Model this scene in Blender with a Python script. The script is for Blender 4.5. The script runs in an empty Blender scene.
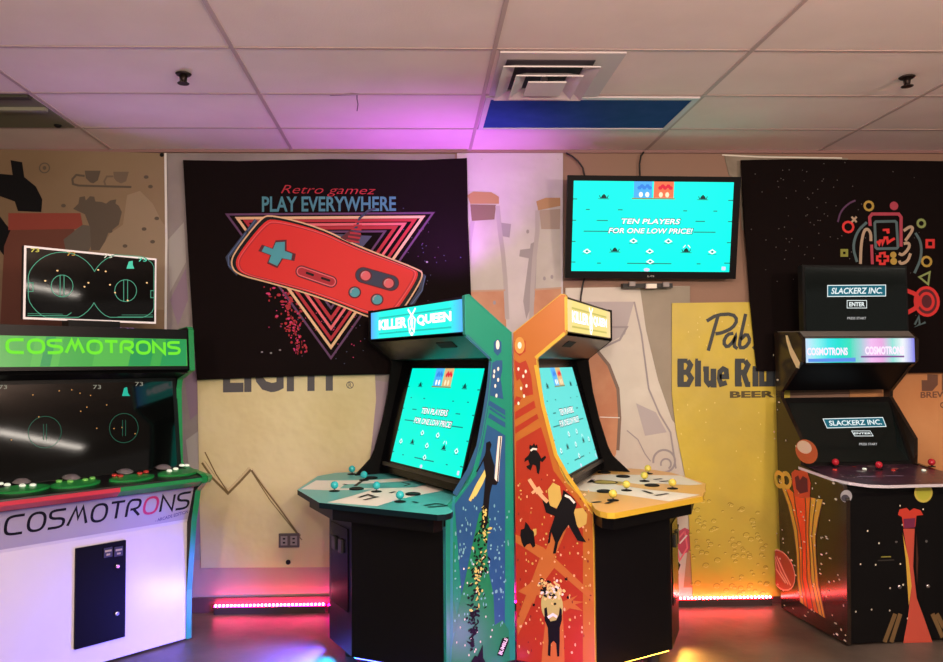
import bpy, bmesh, math, random
from mathutils import Vector, Matrix
random.seed(7)
SC = bpy.context.scene
COL = SC.collection
# ------------------------------------------------------------------ camera, world, light
CAM_H, WALL_Y = 1.635, 5.256
CEIL_Z = CAM_H + 1.4792
YAW, PITCH, ROLL = 0.0300750659, 0.0439299691, -0.0069924372
FPX, PX, PY = 770.732, 440.319, 331.068
_f = Vector((math.sin(YAW)*math.cos(PITCH), math.cos(YAW)*math.cos(PITCH), math.sin(PITCH)))
_r = Vector((math.cos(YAW), -math.sin(YAW), 0)); _u = _r.cross(_f)
_R = _r*math.cos(ROLL)+_u*math.sin(ROLL); _U = _u*math.cos(ROLL)-_r*math.sin(ROLL)
cd = bpy.data.cameras.new('camera'); cam = bpy.data.objects.new('camera', cd); COL.objects.link(cam)
cam.matrix_world = Matrix(((_R.x,_U.x,-_f.x,0),(_R.y,_U.y,-_f.y,0),(_R.z,_U.z,-_f.z,CAM_H),(0,0,0,1)))
cd.sensor_width = 36; cd.lens = FPX/943*36; cd.shift_x = (471.5-PX)/943; cd.shift_y = (PY-331)/943
cd.clip_start = .05
SC.camera = cam
w = bpy.data.worlds.new('world'); SC.world = w; w.use_nodes = True
bg = w.node_tree.nodes['Background']; bg.inputs[0].default_value = (1.0, .82, .72, 1); bg.inputs[1].default_value = .16
SC.view_settings.view_transform = 'Standard'; SC.view_settings.look = 'None'
SC.view_settings.exposure = 0.7; SC.view_settings.gamma = 1; SC.view_settings.use_curve_mapping = False

def lamp(name, kind, loc, target, col, watts, size=.3, sy=None, spot=60, blend=.8, rad=.05):
    d = bpy.data.lights.new(name, kind); d.color = col; d.energy = watts
    if kind == 'AREA':
        d.size = size
        if sy: d.shape = 'RECTANGLE'; d.size_y = sy
    if kind == 'SPOT': d.spot_size = math.radians(spot); d.spot_blend = blend; d.shadow_soft_size = rad
    if kind == 'POINT': d.shadow_soft_size = rad
    o = bpy.data.objects.new(name, d); COL.objects.link(o); o.location = loc
    o.rotation_euler = (Vector(target)-Vector(loc)).to_track_quat('-Z', 'Y').to_euler()
    return o
for p_, e_ in (((3.1, .6, 2.45), 75), ((.9, .5, 2.45), 75), ((-1.5, .5, 2.45), 50), ((.6, -2.0, 2.3), 90)):
    lamp('ceiling_fill_lamp', 'POINT', p_, (0,0,0), (1, .77, .62), e_*1.4, rad=.09)  # added fill lamps out of view, put in to brighten the ceiling
lamp('deck_fill_lamp', 'AREA', (.5, 2.5, CEIL_Z-.02), (.5, 2.6, 0), (1, .84, .70), 26, .5)  # added unseen fill lamp that brightens the control decks and floor
# coloured accent lamps behind the two cabinets, aimed at the ceiling
lamp('accent_lamp', 'SPOT', (.30, 4.85, 2.02), (.12, 5.0, 3.1), (.60, .12, 1), 40, spot=110, blend=1)
lamp('accent_lamp', 'SPOT', (-.05, 4.85, 1.72), (-.65, 4.9, 3.1), (1, .10, .22), 44, spot=95, blend=1)
lamp('accent_lamp', 'SPOT', (-1.75, 4.7, 1.95), (-1.0, 3.6, 3.1), (.6, .3, 1), 12, spot=150, blend=1)

# ------------------------------------------------------------------ geometry from measured sight lines
CAMP = Vector((0, 0, CAM_H))
def hit(x, y, P, N):
    d = _f + _R*((x-PX)/FPX) - _U*((y-PY)/FPX)
    return CAMP + d*((Vector(P)-CAMP).dot(N)/d.dot(N))
class Frame:
    """a flat surface: origin, right, up; normal = right x up"""
    def __init__(s, o, a, b): s.o = Vector(o); s.a = Vector(a).normalized(); s.b = Vector(b).normalized(); s.n = s.a.cross(s.b).normalized()
    def at(s, u, v, d=0): return s.o + s.a*u + s.b*v + s.n*d
    def uv(s, x, y):
        p = hit(x, y, s.o, s.n) - s.o; return (p.dot(s.a), p.dot(s.b))
    def P(s, pts): return [s.uv(x, y) for x, y in pts]
def Z(ox, oy, sc, pts): return [(ox+x/sc, oy+y/sc) for x, y in pts]

# ------------------------------------------------------------------ materials
MATS = {}
def M(name, col=(.5,.5,.5), rough=.5, metal=0, emit=0, noise=None, bump=None, col2=None, spec=.5, coat=0, alpha=None, ecol=None):
    if name in MATS: return MATS[name]
    m = bpy.data.materials.new(name); m.use_nodes = True; nt = m.node_tree; b = nt.nodes['Principled BSDF']
    b.inputs['Base Color'].default_value = (*col, 1); b.inputs['Roughness'].default_value = rough
    b.inputs['Metallic'].default_value = metal; b.inputs['Specular IOR Level'].default_value = spec
    b.inputs['Coat Weight'].default_value = coat
    if coat: b.inputs['Coat Roughness'].default_value = .05
    if emit: b.inputs['Emission Color'].default_value = (*(ecol or col), 1); b.inputs['Emission Strength'].default_value = emit
    if noise or bump:
        tc = nt.nodes.new('ShaderNodeTexCoord')
    if noise:
        n = nt.nodes.new('ShaderNodeTexNoise'); n.inputs['Scale'].default_value = noise; n.inputs['Detail'].default_value = 5
        nt.links.new(tc.outputs['Object'], n.inputs['Vector'])
        r = nt.nodes.new('ShaderNodeValToRGB'); r.color_ramp.elements[0].position = .35; r.color_ramp.elements[1].position = .65
        r.color_ramp.elements[0].color = (*col, 1); r.color_ramp.elements[1].color = (*(col2 or [c*.8 for c in col]), 1)
        nt.links.new(n.outputs['Fac'], r.inputs['Fac']); nt.links.new(r.outputs['Color'], b.inputs['Base Color'])
    if bump:
        sc, st, dist = bump
        n2 = nt.nodes.new('ShaderNodeTexNoise'); n2.inputs['Scale'].default_value = sc; n2.inputs['Detail'].default_value = 3
        nt.links.new(tc.outputs['Object'], n2.inputs['Vector'])
        bp = nt.nodes.new('ShaderNodeBump'); bp.inputs['Strength'].default_value = st; bp.inputs['Distance'].default_value = dist
        nt.links.new(n2.outputs['Fac'], bp.inputs['Height']); nt.links.new(bp.outputs['Normal'], b.inputs['Normal'])
    MATS[name] = m; return m
def E(name, col=(1,1,1), s=1.0):
    if name in MATS: return MATS[name]
    return M(name, (col[0]*.1, col[1]*.1, col[2]*.1), .4, emit=s*.64, ecol=col, spec=.12)

# ------------------------------------------------------------------ mesh builder
class MB:
    def __init__(s): s.v = []; s.f = []; s.m = []; s.mats = []; s.clip = None
    def C2(s, u, v):
        if s.clip: u = min(max(u, s.clip[0]), s.clip[2]); v = min(max(v, s.clip[1]), s.clip[3])
        return u, v
    def mi(s, mat):
        if mat not in s.mats: s.mats.append(mat)
        return s.mats.index(mat)
    def add(s, vs, fs, mat):
        o = len(s.v); k = s.mi(mat)
        s.v += [Vector(p) for p in vs]; s.f += [tuple(o+i for i in f) for f in fs]; s.m += [k]*len(fs)
    def box(s, c, d, mat, rot=None):
        c = Vector(c); vs = []
        for sx in (-1,1):
            for sy in (-1,1):
                for sz in (-1,1):
                    p = Vector((sx*d[0]/2, sy*d[1]/2, sz*d[2]/2)); vs.append(c + (rot @ p if rot else p))
        s.add(vs, [(0,1,3,2),(4,6,7,5),(0,4,5,1),(2,3,7,6),(0,2,6,4),(1,5,7,3)], mat)
    def prism(s, A, B, mat, capB=None, side=None):
        n = len(A); o = list(A)+list(B)
        s.add(o, [tuple(range(n))[::-1]], mat); s.add(o, [tuple(range(n, 2*n))], capB or mat)
        s.add(o, [(i, (i+1)%n, n+(i+1)%n, n+i) for i in range(n)], side or mat)
    def slab(s, fr, pts, d0, d1, mat, capB=None, side=None):
        s.prism([fr.at(u,v,d0) for u,v in pts], [fr.at(u,v,d1) for u,v in pts], mat, capB, side)
    def poly(s, fr, pts, mat, lay=1):
        pts = [s.C2(u, v) for u, v in pts]; s.k = getattr(s, 'k', 0)+1; lay += (s.k % 9)*.05
        if s.clip and (max(p[0] for p in pts)-min(p[0] for p in pts) < 1e-4 or max(p[1] for p in pts)-min(p[1] for p in pts) < 1e-4): return
        s.add([fr.at(u, v, .0007*lay) for u, v in pts], [tuple(range(len(pts)))], mat)
    def ppoly(s, fr, px, mat, lay=1): s.poly(fr, fr.P(px), mat, lay)
    def disc(s, fr, c, ru, rv, mat, lay=1, n=20, rot=0):
        pts = []
        for i in range(n):
            t = 2*math.pi*i/n; x, y = ru*math.cos(t), rv*math.sin(t)
            pts.append((c[0]+x*math.cos(rot)-y*math.sin(rot), c[1]+x*math.sin(rot)+y*math.cos(rot)))
        s.poly(fr, pts, mat, lay)
    def stroke(s, fr, pts, w, mat, lay=1, closed=False):
        n = len(pts)
        if n < 2: return
        s.k = getattr(s, 'k', 0)+1; lay += (s.k % 9)*.05
        L, Rr = [], []
        P = [Vector((p[0], p[1])) for p in pts]
        for i in range(n):
            a = P[(i-1) % n] if (closed or i > 0) else None; b = P[(i+1) % n] if (closed or i < n-1) else None
            d1 = (P[i]-a).normalized() if a is not None and (P[i]-a).length > 1e-9 else None
            d2 = (b-P[i]).normalized() if b is not None and (b-P[i]).length > 1e-9 else None
            if d1 is None: d1 = d2
            if d2 is None: d2 = d1
            if d1 is None: return
            t = d1+d2
            if t.length < 1e-6: t = d1
            t.normalize(); nn = Vector((-t.y, t.x)); c = max(.45, nn.dot(Vector((-d1.y, d1.x))))
            L.append(P[i]+nn*w/2/c); Rr.append(P[i]-nn*w/2/c)
        vs = [fr.at(*s.C2(p.x, p.y), .0007*lay) for p in L+Rr]
        rng = range(n) if closed else range(n-1)
        s.add(vs, [(i, (i+1)%n, n+(i+1)%n, n+i) for i in rng], mat)
    def pstroke(s, fr, px, w, mat, lay=1, closed=False): s.stroke(fr, fr.P(px), w, mat, lay, closed)
    def ring(s, fr, c, r, w, mat, lay=1, a0=0, a1=360, rv=None, n=24):
        pts = [(c[0]+r*math.cos(math.radians(a0+(a1-a0)*i/n)), c[1]+(rv or r)*math.sin(math.radians(a0+(a1-a0)*i/n))) for i in range(n+(a1-a0 < 360))]
        s.stroke(fr, pts, w, mat, lay, closed=(a1-a0 >= 360))
    def lathe(s, c, prof, mat, n=20, ax=None):
        ax = (ax or Vector((0,0,1))).normalized(); q = Vector((0,0,1)).rotation_difference(ax); c = Vector(c)
        vs = [c + q @ Vector((r*math.cos(2*math.pi*i/n), r*math.sin(2*math.pi*i/n), z)) for r, z in prof for i in range(n)]
        fs = [(k*n+i, k*n+(i+1)%n, (k+1)*n+(i+1)%n, (k+1)*n+i) for k in range(len(prof)-1) for i in range(n)]
        fs += [tuple(range(n))[::-1], tuple((len(prof)-1)*n+i for i in range(n))]
        s.add(vs, fs, mat)
    def ball(s, c, r, mat, n=14):
        s.lathe(Vector(c), [(max(1e-4, r*math.sin(math.pi*k/8)), -r*math.cos(math.pi*k/8)) for k in range(9)], mat, n)
    def tube(s, pts, r, mat, n=8):
        P = [Vector(p) for p in pts]; vs = []
        for i, p in enumerate(P):
            t = (P[min(i+1, len(P)-1)]-P[max(i-1, 0)]).normalized()
            q = Vector((0,0,1)).rotation_difference(t)
            vs += [p + q @ Vector((r*math.cos(2*math.pi*k/n), r*math.sin(2*math.pi*k/n), 0)) for k in range(n)]
        s.add(vs, [(i*n+k, i*n+(k+1)%n, (i+1)*n+(k+1)%n, (i+1)*n+k) for i in range(len(P)-1) for k in range(n)] + [tuple(range(n))[::-1], tuple((len(P)-1)*n+k for k in range(n))], mat)
    def text(s, fr, txt, box, mat, lay=1, bold=0, shear=0, fit=True, px=None):
        vs, fs = glyphs(txt, bold, shear)
        if not vs: return
        x0 = min(v[0] for v in vs); x1 = max(v[0] for v in vs); y0 = min(v[1] for v in vs); y1 = max(v[1] for v in vs)
        u0, v0, u1, v1 = box or (0,0,1,1)
        out = []
        for x, y in vs:
            a, b = (x-x0)/(x1-x0), (y-y0)/(y1-y0)
            if px:                                     # four measured corners: tl tr br bl on this surface
                tl, tr, br, bl = px
                t = (tl[0]+(tr[0]-tl[0])*a, tl[1]+(tr[1]-tl[1])*a); q = (bl[0]+(br[0]-bl[0])*a, bl[1]+(br[1]-bl[1])*a)
                out.append(fr.at(q[0]+(t[0]-q[0])*b, q[1]+(t[1]-q[1])*b, .0007*lay))
            else: out.append(fr.at(u0+(u1-u0)*a, v0+(v1-v0)*b, .0007*lay))
        s.add(out, fs, mat)
    def build(s, name, parent=None, world=True, bevel=0, smooth=False):
        me = bpy.data.meshes.new(name); me.from_pydata([tuple(v) for v in s.v], [], s.f)
        for m in s.mats: me.materials.append(m)
        me.polygons.foreach_set('material_index', s.m)
        bm = bmesh.new(); bm.from_mesh(me); bmesh.ops.recalc_face_normals(bm, faces=bm.faces); bm.to_mesh(me); bm.free()
        if smooth:
            for p in me.polygons: p.use_smooth = len(p.vertices) == 4
        me.update()
        o = bpy.data.objects.new(name, me); COL.objects.link(o)
        if parent:
            o.parent = parent
            if world: me.transform(wm(parent).inverted())
        if bevel:
            b = o.modifiers.new('bevel', 'BEVEL'); b.width = bevel; b.segments = 2; b.limit_method = 'ANGLE'
        return o
def wm(o):
    m = o.matrix_basis.copy() if not o.get('_m') else o.matrix_basis.copy()
    return wm(o.parent) @ m if o.parent else m
_gc = {}
def glyphs(txt, bold=0, shear=0):
    k = (txt, bold, shear)
    if k in _gc: return _gc[k]
    c = bpy.data.curves.new('t', 'FONT'); c.body = txt; c.size = 1; c.offset = bold; c.shear = shear; c.resolution_u = 3; c.fill_mode = 'FRONT'
    o = bpy.data.objects.new('t', c); COL.objects.link(o)
    dg = bpy.context.evaluated_depsgraph_get(); me = o.evaluated_get(dg).to_mesh()
    vs = [(v.co.x, v.co.y) for v in me.vertices]; fs = [tuple(p.vertices) for p in me.polygons]
    o.evaluated_get(dg).to_mesh_clear(); bpy.data.objects.remove(o); bpy.data.curves.remove(c)
    _gc[k] = (vs, fs); return _gc[k]
def chaikin(p, n=2, closed=False):
    for _ in range(n):
        q = []
        m = len(p)
        if not closed: q.append(p[0])
        for i in range(m if closed else m-1):
            a, b = p[i], p[(i+1) % m]
            q += [(a[0]*.75+b[0]*.25, a[1]*.75+b[1]*.25), (a[0]*.25+b[0]*.75, a[1]*.25+b[1]*.75)]
        if not closed: q.append(p[-1])
        p = q
    return p
def empty(name, loc, rz=0):
    o = bpy.data.objects.new(name, None); COL.objects.link(o); o.location = loc; o.rotation_euler = (0, 0, rz)
    o.matrix_basis = Matrix.Translation(Vector(loc)) @ Matrix.Rotation(rz, 4, 'Z'); o.empty_display_size = .1; return o
def tag(o, label, cat, group=None, kind=None):
    o['label'] = label; o['category'] = cat
    if group: o['group'] = group
    if kind: o['kind'] = kind
    return o
def struct(o): o['kind'] = 'structure'; return o

# techno stroke letters (unit box, x 0..w, y 0..1); 'r' corners are rounded
TECH = {
 'C': (1.15, [[(1.1,1),(.25,1),(0,.8),(0,.2),(.25,0),(1.1,0)]]),
 'O': (1.15, [[(.3,1),(.85,1),(1.1,.75),(1.1,.25),(.85,0),(.3,0),(.05,.25),(.05,.75),'c']]),
 'S': (1.1, [[(1.05,1),(.25,1),(.02,.88),(.1,.55),(.9,.5),(1.05,.3),(.9,0),(0,0)]]),
 'M': (1.35, [[(0,0),(.42,1),(.66,.35),(.9,1),(1.3,0)]]),
 'T': (1.0, [[(0,1),(1,1)],[(.5,1),(.5,0)]]),
 'R': (1.1, [[(.05,0),(.05,1),(.8,1),(1.02,.85),(.95,.5),(.55,.42),(.3,.42)],[(.55,.42),(1.05,0)]]),
 'N': (1.1, [[(.05,0),(.05,1),(1.02,0),(1.02,1)]]),
}
def techtext(mb, fr, txt, box, w, mat, lay, alt=None, altmat=None, gap=.22):
    tot = sum(TECH[c][0] for c in txt)+gap*(len(txt)-1); x = 0; u0, v0, u1, v1 = box
    for i, c in enumerate(txt):
        cw, sts = TECH[c]
        for st in sts:
            closed = st[-1] == 'c'; p = st[:-1] if closed else st
            if c in 'COSR': p = chaikin(p, 2, closed)
            pts = [(u0+(u1-u0)*(x+a)/tot, v0+(v1-v0)*b) for a, b in p]
            mb.stroke(fr, pts, w, altmat if i == alt else mat, lay, closed)
        x += cw+gap

# ------------------------------------------------------------------ common materials
black = M('black_paint', (.0035,.0035,.004), .35, spec=.22)
blackgloss = M('black_gloss', (.003,.003,.004), .2, spec=.15)
blackmatte = M('black_matte', (.004,.0038,.004), .8, spec=.15)
glassblack = M('dark_screen_glass', (.002,.0025,.0025), .05, spec=.45)
white = M('white_print', (.8,.8,.78), .4)
offwhite = M('cream_white', (.88,.84,.74), .5)
chrome = M('chrome', (.7,.7,.72), .18, metal=1)
INK = M('black_ink', (.005,.005,.006), .5, spec=.2)

# ------------------------------------------------------------------ structure
mb = MB()
fm = M('polished_concrete', (.15,.12,.10), .42, noise=1.6, col2=(.045,.038,.034), bump=(9,.25,.01), spec=.4)
mb.box((2.5, .4, -.05), (17, 10, .1), fm); struct(mb.build('floor'))
wallm = M('brown_wall_paint', (.33,.20,.145), .7, bump=(40,.15,.003))
mb = MB(); mb.box((2.5, WALL_Y+.06, CEIL_Z/2), (17, .12, CEIL_Z), wallm); struct(mb.build('wall_back'))
tile = M('ceiling_tile', (.86,.74,.68), .85, noise=3, col2=(.81,.69,.635), bump=(120,.25,.004))
gridm = M('ceiling_grid_metal', (.50,.385,.36), .5)
mb = MB()
mb.box((2.5, .4, CEIL_Z+.05), (17, 10, .1), tile)
crack = M('tile_crack', (.18,.13,.12), .9)
cf = Frame((0, 0, CEIL_Z), (1,0,0), (0,-1,0))          # normal points down
mb.pstroke(cf, [(357,94),(357,99),(358,104),(357,111)], .006, crack, 1)
mb.pstroke(cf, [(330,94.5),(352,93),(372,94.3),(330,95.2)], .010, crack, 2)
mb.pstroke(cf, [(548,97),(600,96),(640,97)], .006, crack, 1)
struct(mb.build('ceiling'))
mb = MB()
for k in range(-4, 6):
    mb.box((.37+1.22*k, .9, CEIL_Z-.0025), (.020, 8.7, .005), gridm)
for k in range(-12, 3):
    y = 4.15+.61*k
    if y < WALL_Y: mb.box((.5, y, CEIL_Z-.003), (12.9, .015, .003), gridm)
mb.box((.5, WALL_Y-.010, CEIL_Z-.010), (12.9, .020, .020), M('wall_angle_brown', (.30,.17,.16), .5))
struct(mb.build('trim_1'))
mb = MB(); mb.box((.5, WALL_Y-.009, .05), (13, .018, .10), M('dark_baseboard', (.10,.045,.045), .5)); struct(mb.build('baseboard_back', bevel=.003))
mb = MB(); mb.box((-2.0, WALL_Y-.0025, .23), (6.5, .005, .27), M('lower_wall_vinyl', (.42,.30,.26), .5, bump=(6,.3,.01))); struct(mb.build('trim_2'))

# ------------------------------------------------------------------ wall hangings
def hang(name, Y, outline, mat, th=.0055):
    """a sheet on the wall; outline in photo pixels converted to its own plane"""
    fr = Frame((0, Y, 0), (1,0,0), (0,0,1)); mb = MB()
    mb.slab(fr, fr.P(outline), -th, 0, mat); return mb, fr
greyb = M('grey_banner', (.34,.31,.30), .45, noise=2.2, col2=(.25,.22,.22), bump=(5,.5,.02))
# grey banner behind the left tapestry
mb, fr = hang('g', 5.2455, [(150,153),(455,154),(455,210),(455,400),(400,560),(192,560),(176,420),(164,320)], greyb)
pur = M('mauve_print', (.28,.20,.28), .5); lg = M('pale_grey_print', (.42,.41,.39), .5)
mb.ppoly(fr, [(168,240),(184,222),(186,262),(170,292)], lg); mb.ppoly(fr, [(170,300),(186,268),(188,300),(178,326)], pur)
mb.ppoly(fr, [(182,360),(200,352),(202,410),(190,420)], pur); mb.ppoly(fr, [(186,440),(200,430),(203,470),(190,476)], lg)
mb.ppoly(fr, [(192,500),(201,492),(204,540),(196,546)], pur)
mb.ppoly(fr, [(372,380),(402,384),(388,470),(366,520),(352,470)], M('lavender_print', (.36,.30,.36), .5))
tag(mb.build('vinyl_banner'), 'grey and mauve vinyl banner hidden behind the black game controller tapestry', 'banner')
# cream banner with LIGHT
cream = M('cream_vinyl', (.62,.54,.27), .42, noise=1.5, col2=(.70,.64,.37), bump=(4,.55,.025))
mb, fr = hang('l', 5.239, [(196,300),(372,300),(376,400),(366,500),(352,567),(201,568),(199,480)], cream)
dg = M('dark_grey_letters', (.07,.07,.08), .5)
mb.text(fr, 'LIGHT', None, dg, 1, bold=.035, px=fr.P([(223,346),(343,350),(343,391),(223,393)]))
mb.ring(fr, fr.uv(350,385), .022, .005, dg); mb.text(fr, 'R', None, dg, 1, px=fr.P([(348.6,382.5),(351.6,382.5),(351.6,387.5),(348.6,387.5)]))
gold = M('gold_line', (.17,.12,.045), .4); goldl = M('pale_gold', (.62,.52,.30), .4)
for o_, m_, w_, l_ in ((0, gold, .030, 1), (-1.6, goldl, .014, 2)):
    mb.pstroke(fr, [(203,462+o_),(214,478+o_),(228,492+o_),(239,481+o_),(250,469+o_)], w_, m_, l_)
    mb.pstroke(fr, [(252,470+o_),(264,487+o_),(280,508+o_),(300,536+o_)], w_*.55, m_, l_)
mb.pstroke(fr, [(205,452),(216,474),(228,492)], .008, gold, 3); mb.pstroke(fr, [(250,469),(270,500),(302,540)], .006, gold, 3)
tag(mb.build('vinyl_banner'), 'cream vinyl banner reading LIGHT with a gold mountain line', 'banner')
# far left banner with cups
tanv = M('tan_vinyl', (.23,.155,.085), .40, noise=1.2, col2=(.28,.20,.12), bump=(3,.35,.02))
mb, fr = hang('c', 5.226, [(-60,148),(166,153),(167,240),(166,345),(-60,345)], tanv)
cup = M('taupe_print', (.11,.085,.06), .5); redp = M('faded_red_print', (.30,.055,.035), .5); pale = M('pale_tan_print', (.33,.25,.16), .5)
z3 = lambda p: Z(0, 140, 4.715, p)
mb.ppoly(fr, z3([(-200,190),(0,160),(60,165),(50,95),(105,105),(115,175),(170,220),(200,280),(195,340),(85,335),(70,290),(0,265),(-200,280)]), INK, 2)
mb.ppoly(fr, z3([(-60,350),(0,360),(30,400),(120,500),(140,560),(60,600),(0,520),(-60,500)]), INK, 1)
mb.ring(fr, fr.uv(44.6,168), .033, .008, cup, 2); mb.disc(fr, fr.uv(44.6,168), .012, .014, cup, 2)
mb.ppoly(fr, z3([(400,145),(475,145),(462,190),(440,205),(425,200),(405,180)]), cup, 2)
mb.ppoly(fr, z3([(535,150),(608,150),(595,195),(572,205),(550,195),(538,180)]), M('light_taupe', (.17,.125,.085), .5), 2)
mb.pstroke(fr, z3([(400,170),(360,165),(342,185),(345,208),(370,215),(620,222)]), .014, cup, 3)
mb.pstroke(fr, z3([(535,172),(505,172),(492,195),(498,215)]), .012, M('light_taupe'), 3)
mb.ppoly(fr, z3([(345,325),(370,300),(375,270),(400,265),(405,285),(425,265),(445,268),(450,290),(480,292),(500,300),(520,285),(548,280),(545,300),(560,310),(575,340),(560,400),(510,440),(480,520),(430,520),(420,400),(400,350)]), cup, 1)
mb.ppoly(fr, z3([(600,260),(660,240),(720,300),(760,380),(790,420),(790,800),(480,800),(470,520),(520,440),(580,400)]), pale, 1)
mb.ppoly(fr, z3([(40,345),(380,345),(390,400),(360,420),(40,425)]), redp, 3)
mb.ppoly(fr, z3([(50,425),(350,420),(390,560),(400,900),(0,900),(20,500)]), M('rust_print', (.16,.05,.03), .5), 2)
mb.ppoly(fr, z3([(300,470),(390,400),(425,405),(430,500),(400,560),(310,520)]), M('grey_brown_print', (.13,.11,.085), .5), 4)
for a in z3([(300,310),(520,430),(690,175),(740,370),(710,220),(680,420),(590,500),(720,480)]): mb.disc(fr, fr.uv(*a), .016, .012, cup, 3)
mb.pstroke(fr, [(165.5,153),(166.5,240),(165.5,345)], .016, white, 4)
for a in [(162,155)]: mb.disc(fr, fr.uv(*a), .014, .014, INK, 5)
tag(mb.build('vinyl_banner'), 'tan vinyl banner with coffee cup print behind the white framed topper screen', 'banner')
# bottle banner in the centre
lil = M('pale_lilac_vinyl', (.60,.56,.58), .4, noise=2.5, col2=(.50,.46,.49), bump=(4,.5,.025))
mb, fr = hang('b', 5.2405, [(457,153),(563,153),(563,600),(457,600)], lil); _q = fr.P([(457,400),(563,400)]); mb.clip = (_q[0][0], .1, _q[1][0], 3.05)
amber = M('bottle_amber_print', (.50,.20,.10), .5, noise=5, col2=(.58,.28,.15)); cap = M('bottle_cap_print', (.42,.24,.10), .5); glassp = M('bottle_glass_print', (.56,.54,.50), .45, noise=4, col2=(.46,.43,.40)); shadowp = M('grey_print', (.33,.30,.32), .5)
z8 = lambda p: Z(440, 150, 3.308, p)
# left bottle (mostly behind the tapestry), right bottle
mb.ppoly(fr, z8([(60,150),(95,135),(185,145),(195,175),(185,182),(190,230),(205,330),(215,430),(225,620),(60,620)]), glassp, 1)
mb.ppoly(fr, z8([(60,470),(215,465),(230,900),(40,900)]), amber, 2)
mb.ppoly(fr, z8([(90,150),(110,138),(170,140),(195,155),(195,178),(100,178)]), cap, 3); mb.ppoly(fr, z8([(100,180),(185,182),(180,230),(105,235)]), M('bottle_neck_brown', (.20,.12,.09), .5), 3)
mb.ppoly(fr, z8([(322,190),(395,180),(400,190),(400,700),(310,700),(310,400),(325,300)]), glassp, 1)
mb.ppoly(fr, z8([(315,460),(400,455),(560,640),(560,900),(310,900),(300,640)]), amber, 2)
for e_ in ([(190,185),(197,260),(208,340),(216,430),(222,560)],[(322,200),(322,270),(312,360),(306,450),(300,600)],[(108,235),(98,300),(92,420)]): mb.pstroke(fr, z8(e_), .03, M('soft_grey_print', (.43,.39,.40), .5), 4)
mb.pstroke(fr, z8([(60,468),(216,464)]), .012, M('tan_line_print', (.50,.32,.22), .5), 5); mb.pstroke(fr, z8([(312,462),(402,456)]), .012, M('tan_line_print'), 5)
mb.ppoly(fr, z8([(318,170),(350,158),(400,158),(404,185),(325,200)]), cap, 3); mb.ppoly(fr, z8([(328,200),(398,195),(396,262),(335,262)]), M('bottle_neck_pale', (.38,.30,.24), .5), 3)
mb.ppoly(fr, z8([(300,310),(322,300),(315,480),(285,560),(275,500)]), shadowp, 2); mb.ppoly(fr, z8([(265,330),(305,325),(300,360),(262,352)]), shadowp, 3)
mb.ppoly(fr, z8([(198,240),(235,245),(230,290),(205,285)]), shadowp, 2)
for a in z8([(138,25),(390,25),(345,425),(370,420),(180,505),(290,270)]): mb.disc(fr, fr.uv(*a), .010, .014, shadowp, 5)
tag(mb.build('vinyl_banner'), 'pale lilac vinyl banner printed with two amber bottles, between tapestry and television', 'banner')
# brown banner piece + grey white swirl banner
gw = M('grey_white_vinyl', (.68,.64,.57), .42, noise=2, col2=(.58,.54,.49), bump=(4,.6,.03))
mb, fr = hang('s', 5.234, [(565.5,288),(690,286),(690,300),(686,420),(694,597),(565.5,597),(565.5,420)], gw); _q = fr.P([(566,400),(693,400)]); mb.clip = (_q[0][0], .12, _q[1][0], 3.0)
greyf = M('brown_grey_fold', (.30,.26,.20), .5, noise=3, col2=(.36,.31,.24)); lil2 = M('ghost_lilac_print', (.45,.41,.43), .5)
mb.ppoly(fr, [(640,288),(690,286),(690,440),(672,420),(658,380),(646,330)], greyf, 1)
z6 = lambda p: Z(500, 280, 2.759, p)
mb.ppoly(fr, z6([(170,60),(370,60),(345,150),(270,190),(180,130)]), lil2, 1)
mb.ppoly(fr, z6([(225,205),(270,200),(310,250),(330,330),(320,480),(300,520),(240,480)]), amber, 3)
mb.pstroke(fr, z6([(270,198),(300,235),(325,300),(330,380),(325,470)]), .022, M('shadow_brown_print', (.20,.13,.10), .5), 4)
mb.pstroke(fr, z6([(275,190),(330,165),(350,130),(300,130)]), .014, shadowp, 4)
mb.pstroke(fr, z6([(275,378),(330,380)]), .006, white, 5)
mb.pstroke(fr, z6([(370,60),(390,150),(410,300),(440,370),(470,420),(485,520)]), .012, shadowp, 3)
mb.ppoly(fr, z6([(375,340),(430,365),(460,420),(400,430)]), lil2, 2)
sw = z6([(500,560),(450,540),(420,500),(430,430)])
c = fr.uv(664,461)
mb.ring(fr, c, .075, .014, shadowp, 4, -100, 190); mb.ring(fr, (c[0]+.012, c[1]-.02), .035, .012, shadowp, 4, -60, 200)
mb.pstroke(fr, z6([(350,415),(380,440),(400,480),(415,500)]), .008, shadowp, 4)
# pink diamond emblem and black marks low on the swirl banner
z9 = lambda p: Z(600, 480, 4.728, p)
pk = M('pink_print', (.85,.18,.24), .45); pk2 = M('dark_pink_print', (.55,.08,.14), .45)
mb.ppoly(fr, z9([(355,250),(400,225),(450,250),(420,340),(385,350),(360,310)]), pk2, 4)
mb.pstroke(fr, z9([(400,240),(358,290),(375,380),(412,320),(400,240)]), .012, pk, 6)
mb.pstroke(fr, z9([(420,240),(460,280)]), .016, pk, 5); mb.pstroke(fr, z9([(410,260),(375,300)]), .010, white, 7)
mb.ppoly(fr, z9([(340,200),(372,210),(368,240),(345,260),(340,290)]), INK, 6); mb.ppoly(fr, z9([(335,345),(365,380),(380,400),(370,430),(335,420)]), INK, 6)
mb.text(fr, 'P', None, INK, 5, px=fr.P(z9([(358,440),(372,440),(372,470),(358,470)])))
mb.ppoly(fr, z9([(420,250),(470,300),(530,530),(395,535)]), M('tan_fold_print', (.45,.28,.15), .5), 3)
tag(mb.build('vinyl_banner'), 'crumpled grey white vinyl banner with a swirl print below the television', 'banner')
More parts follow.
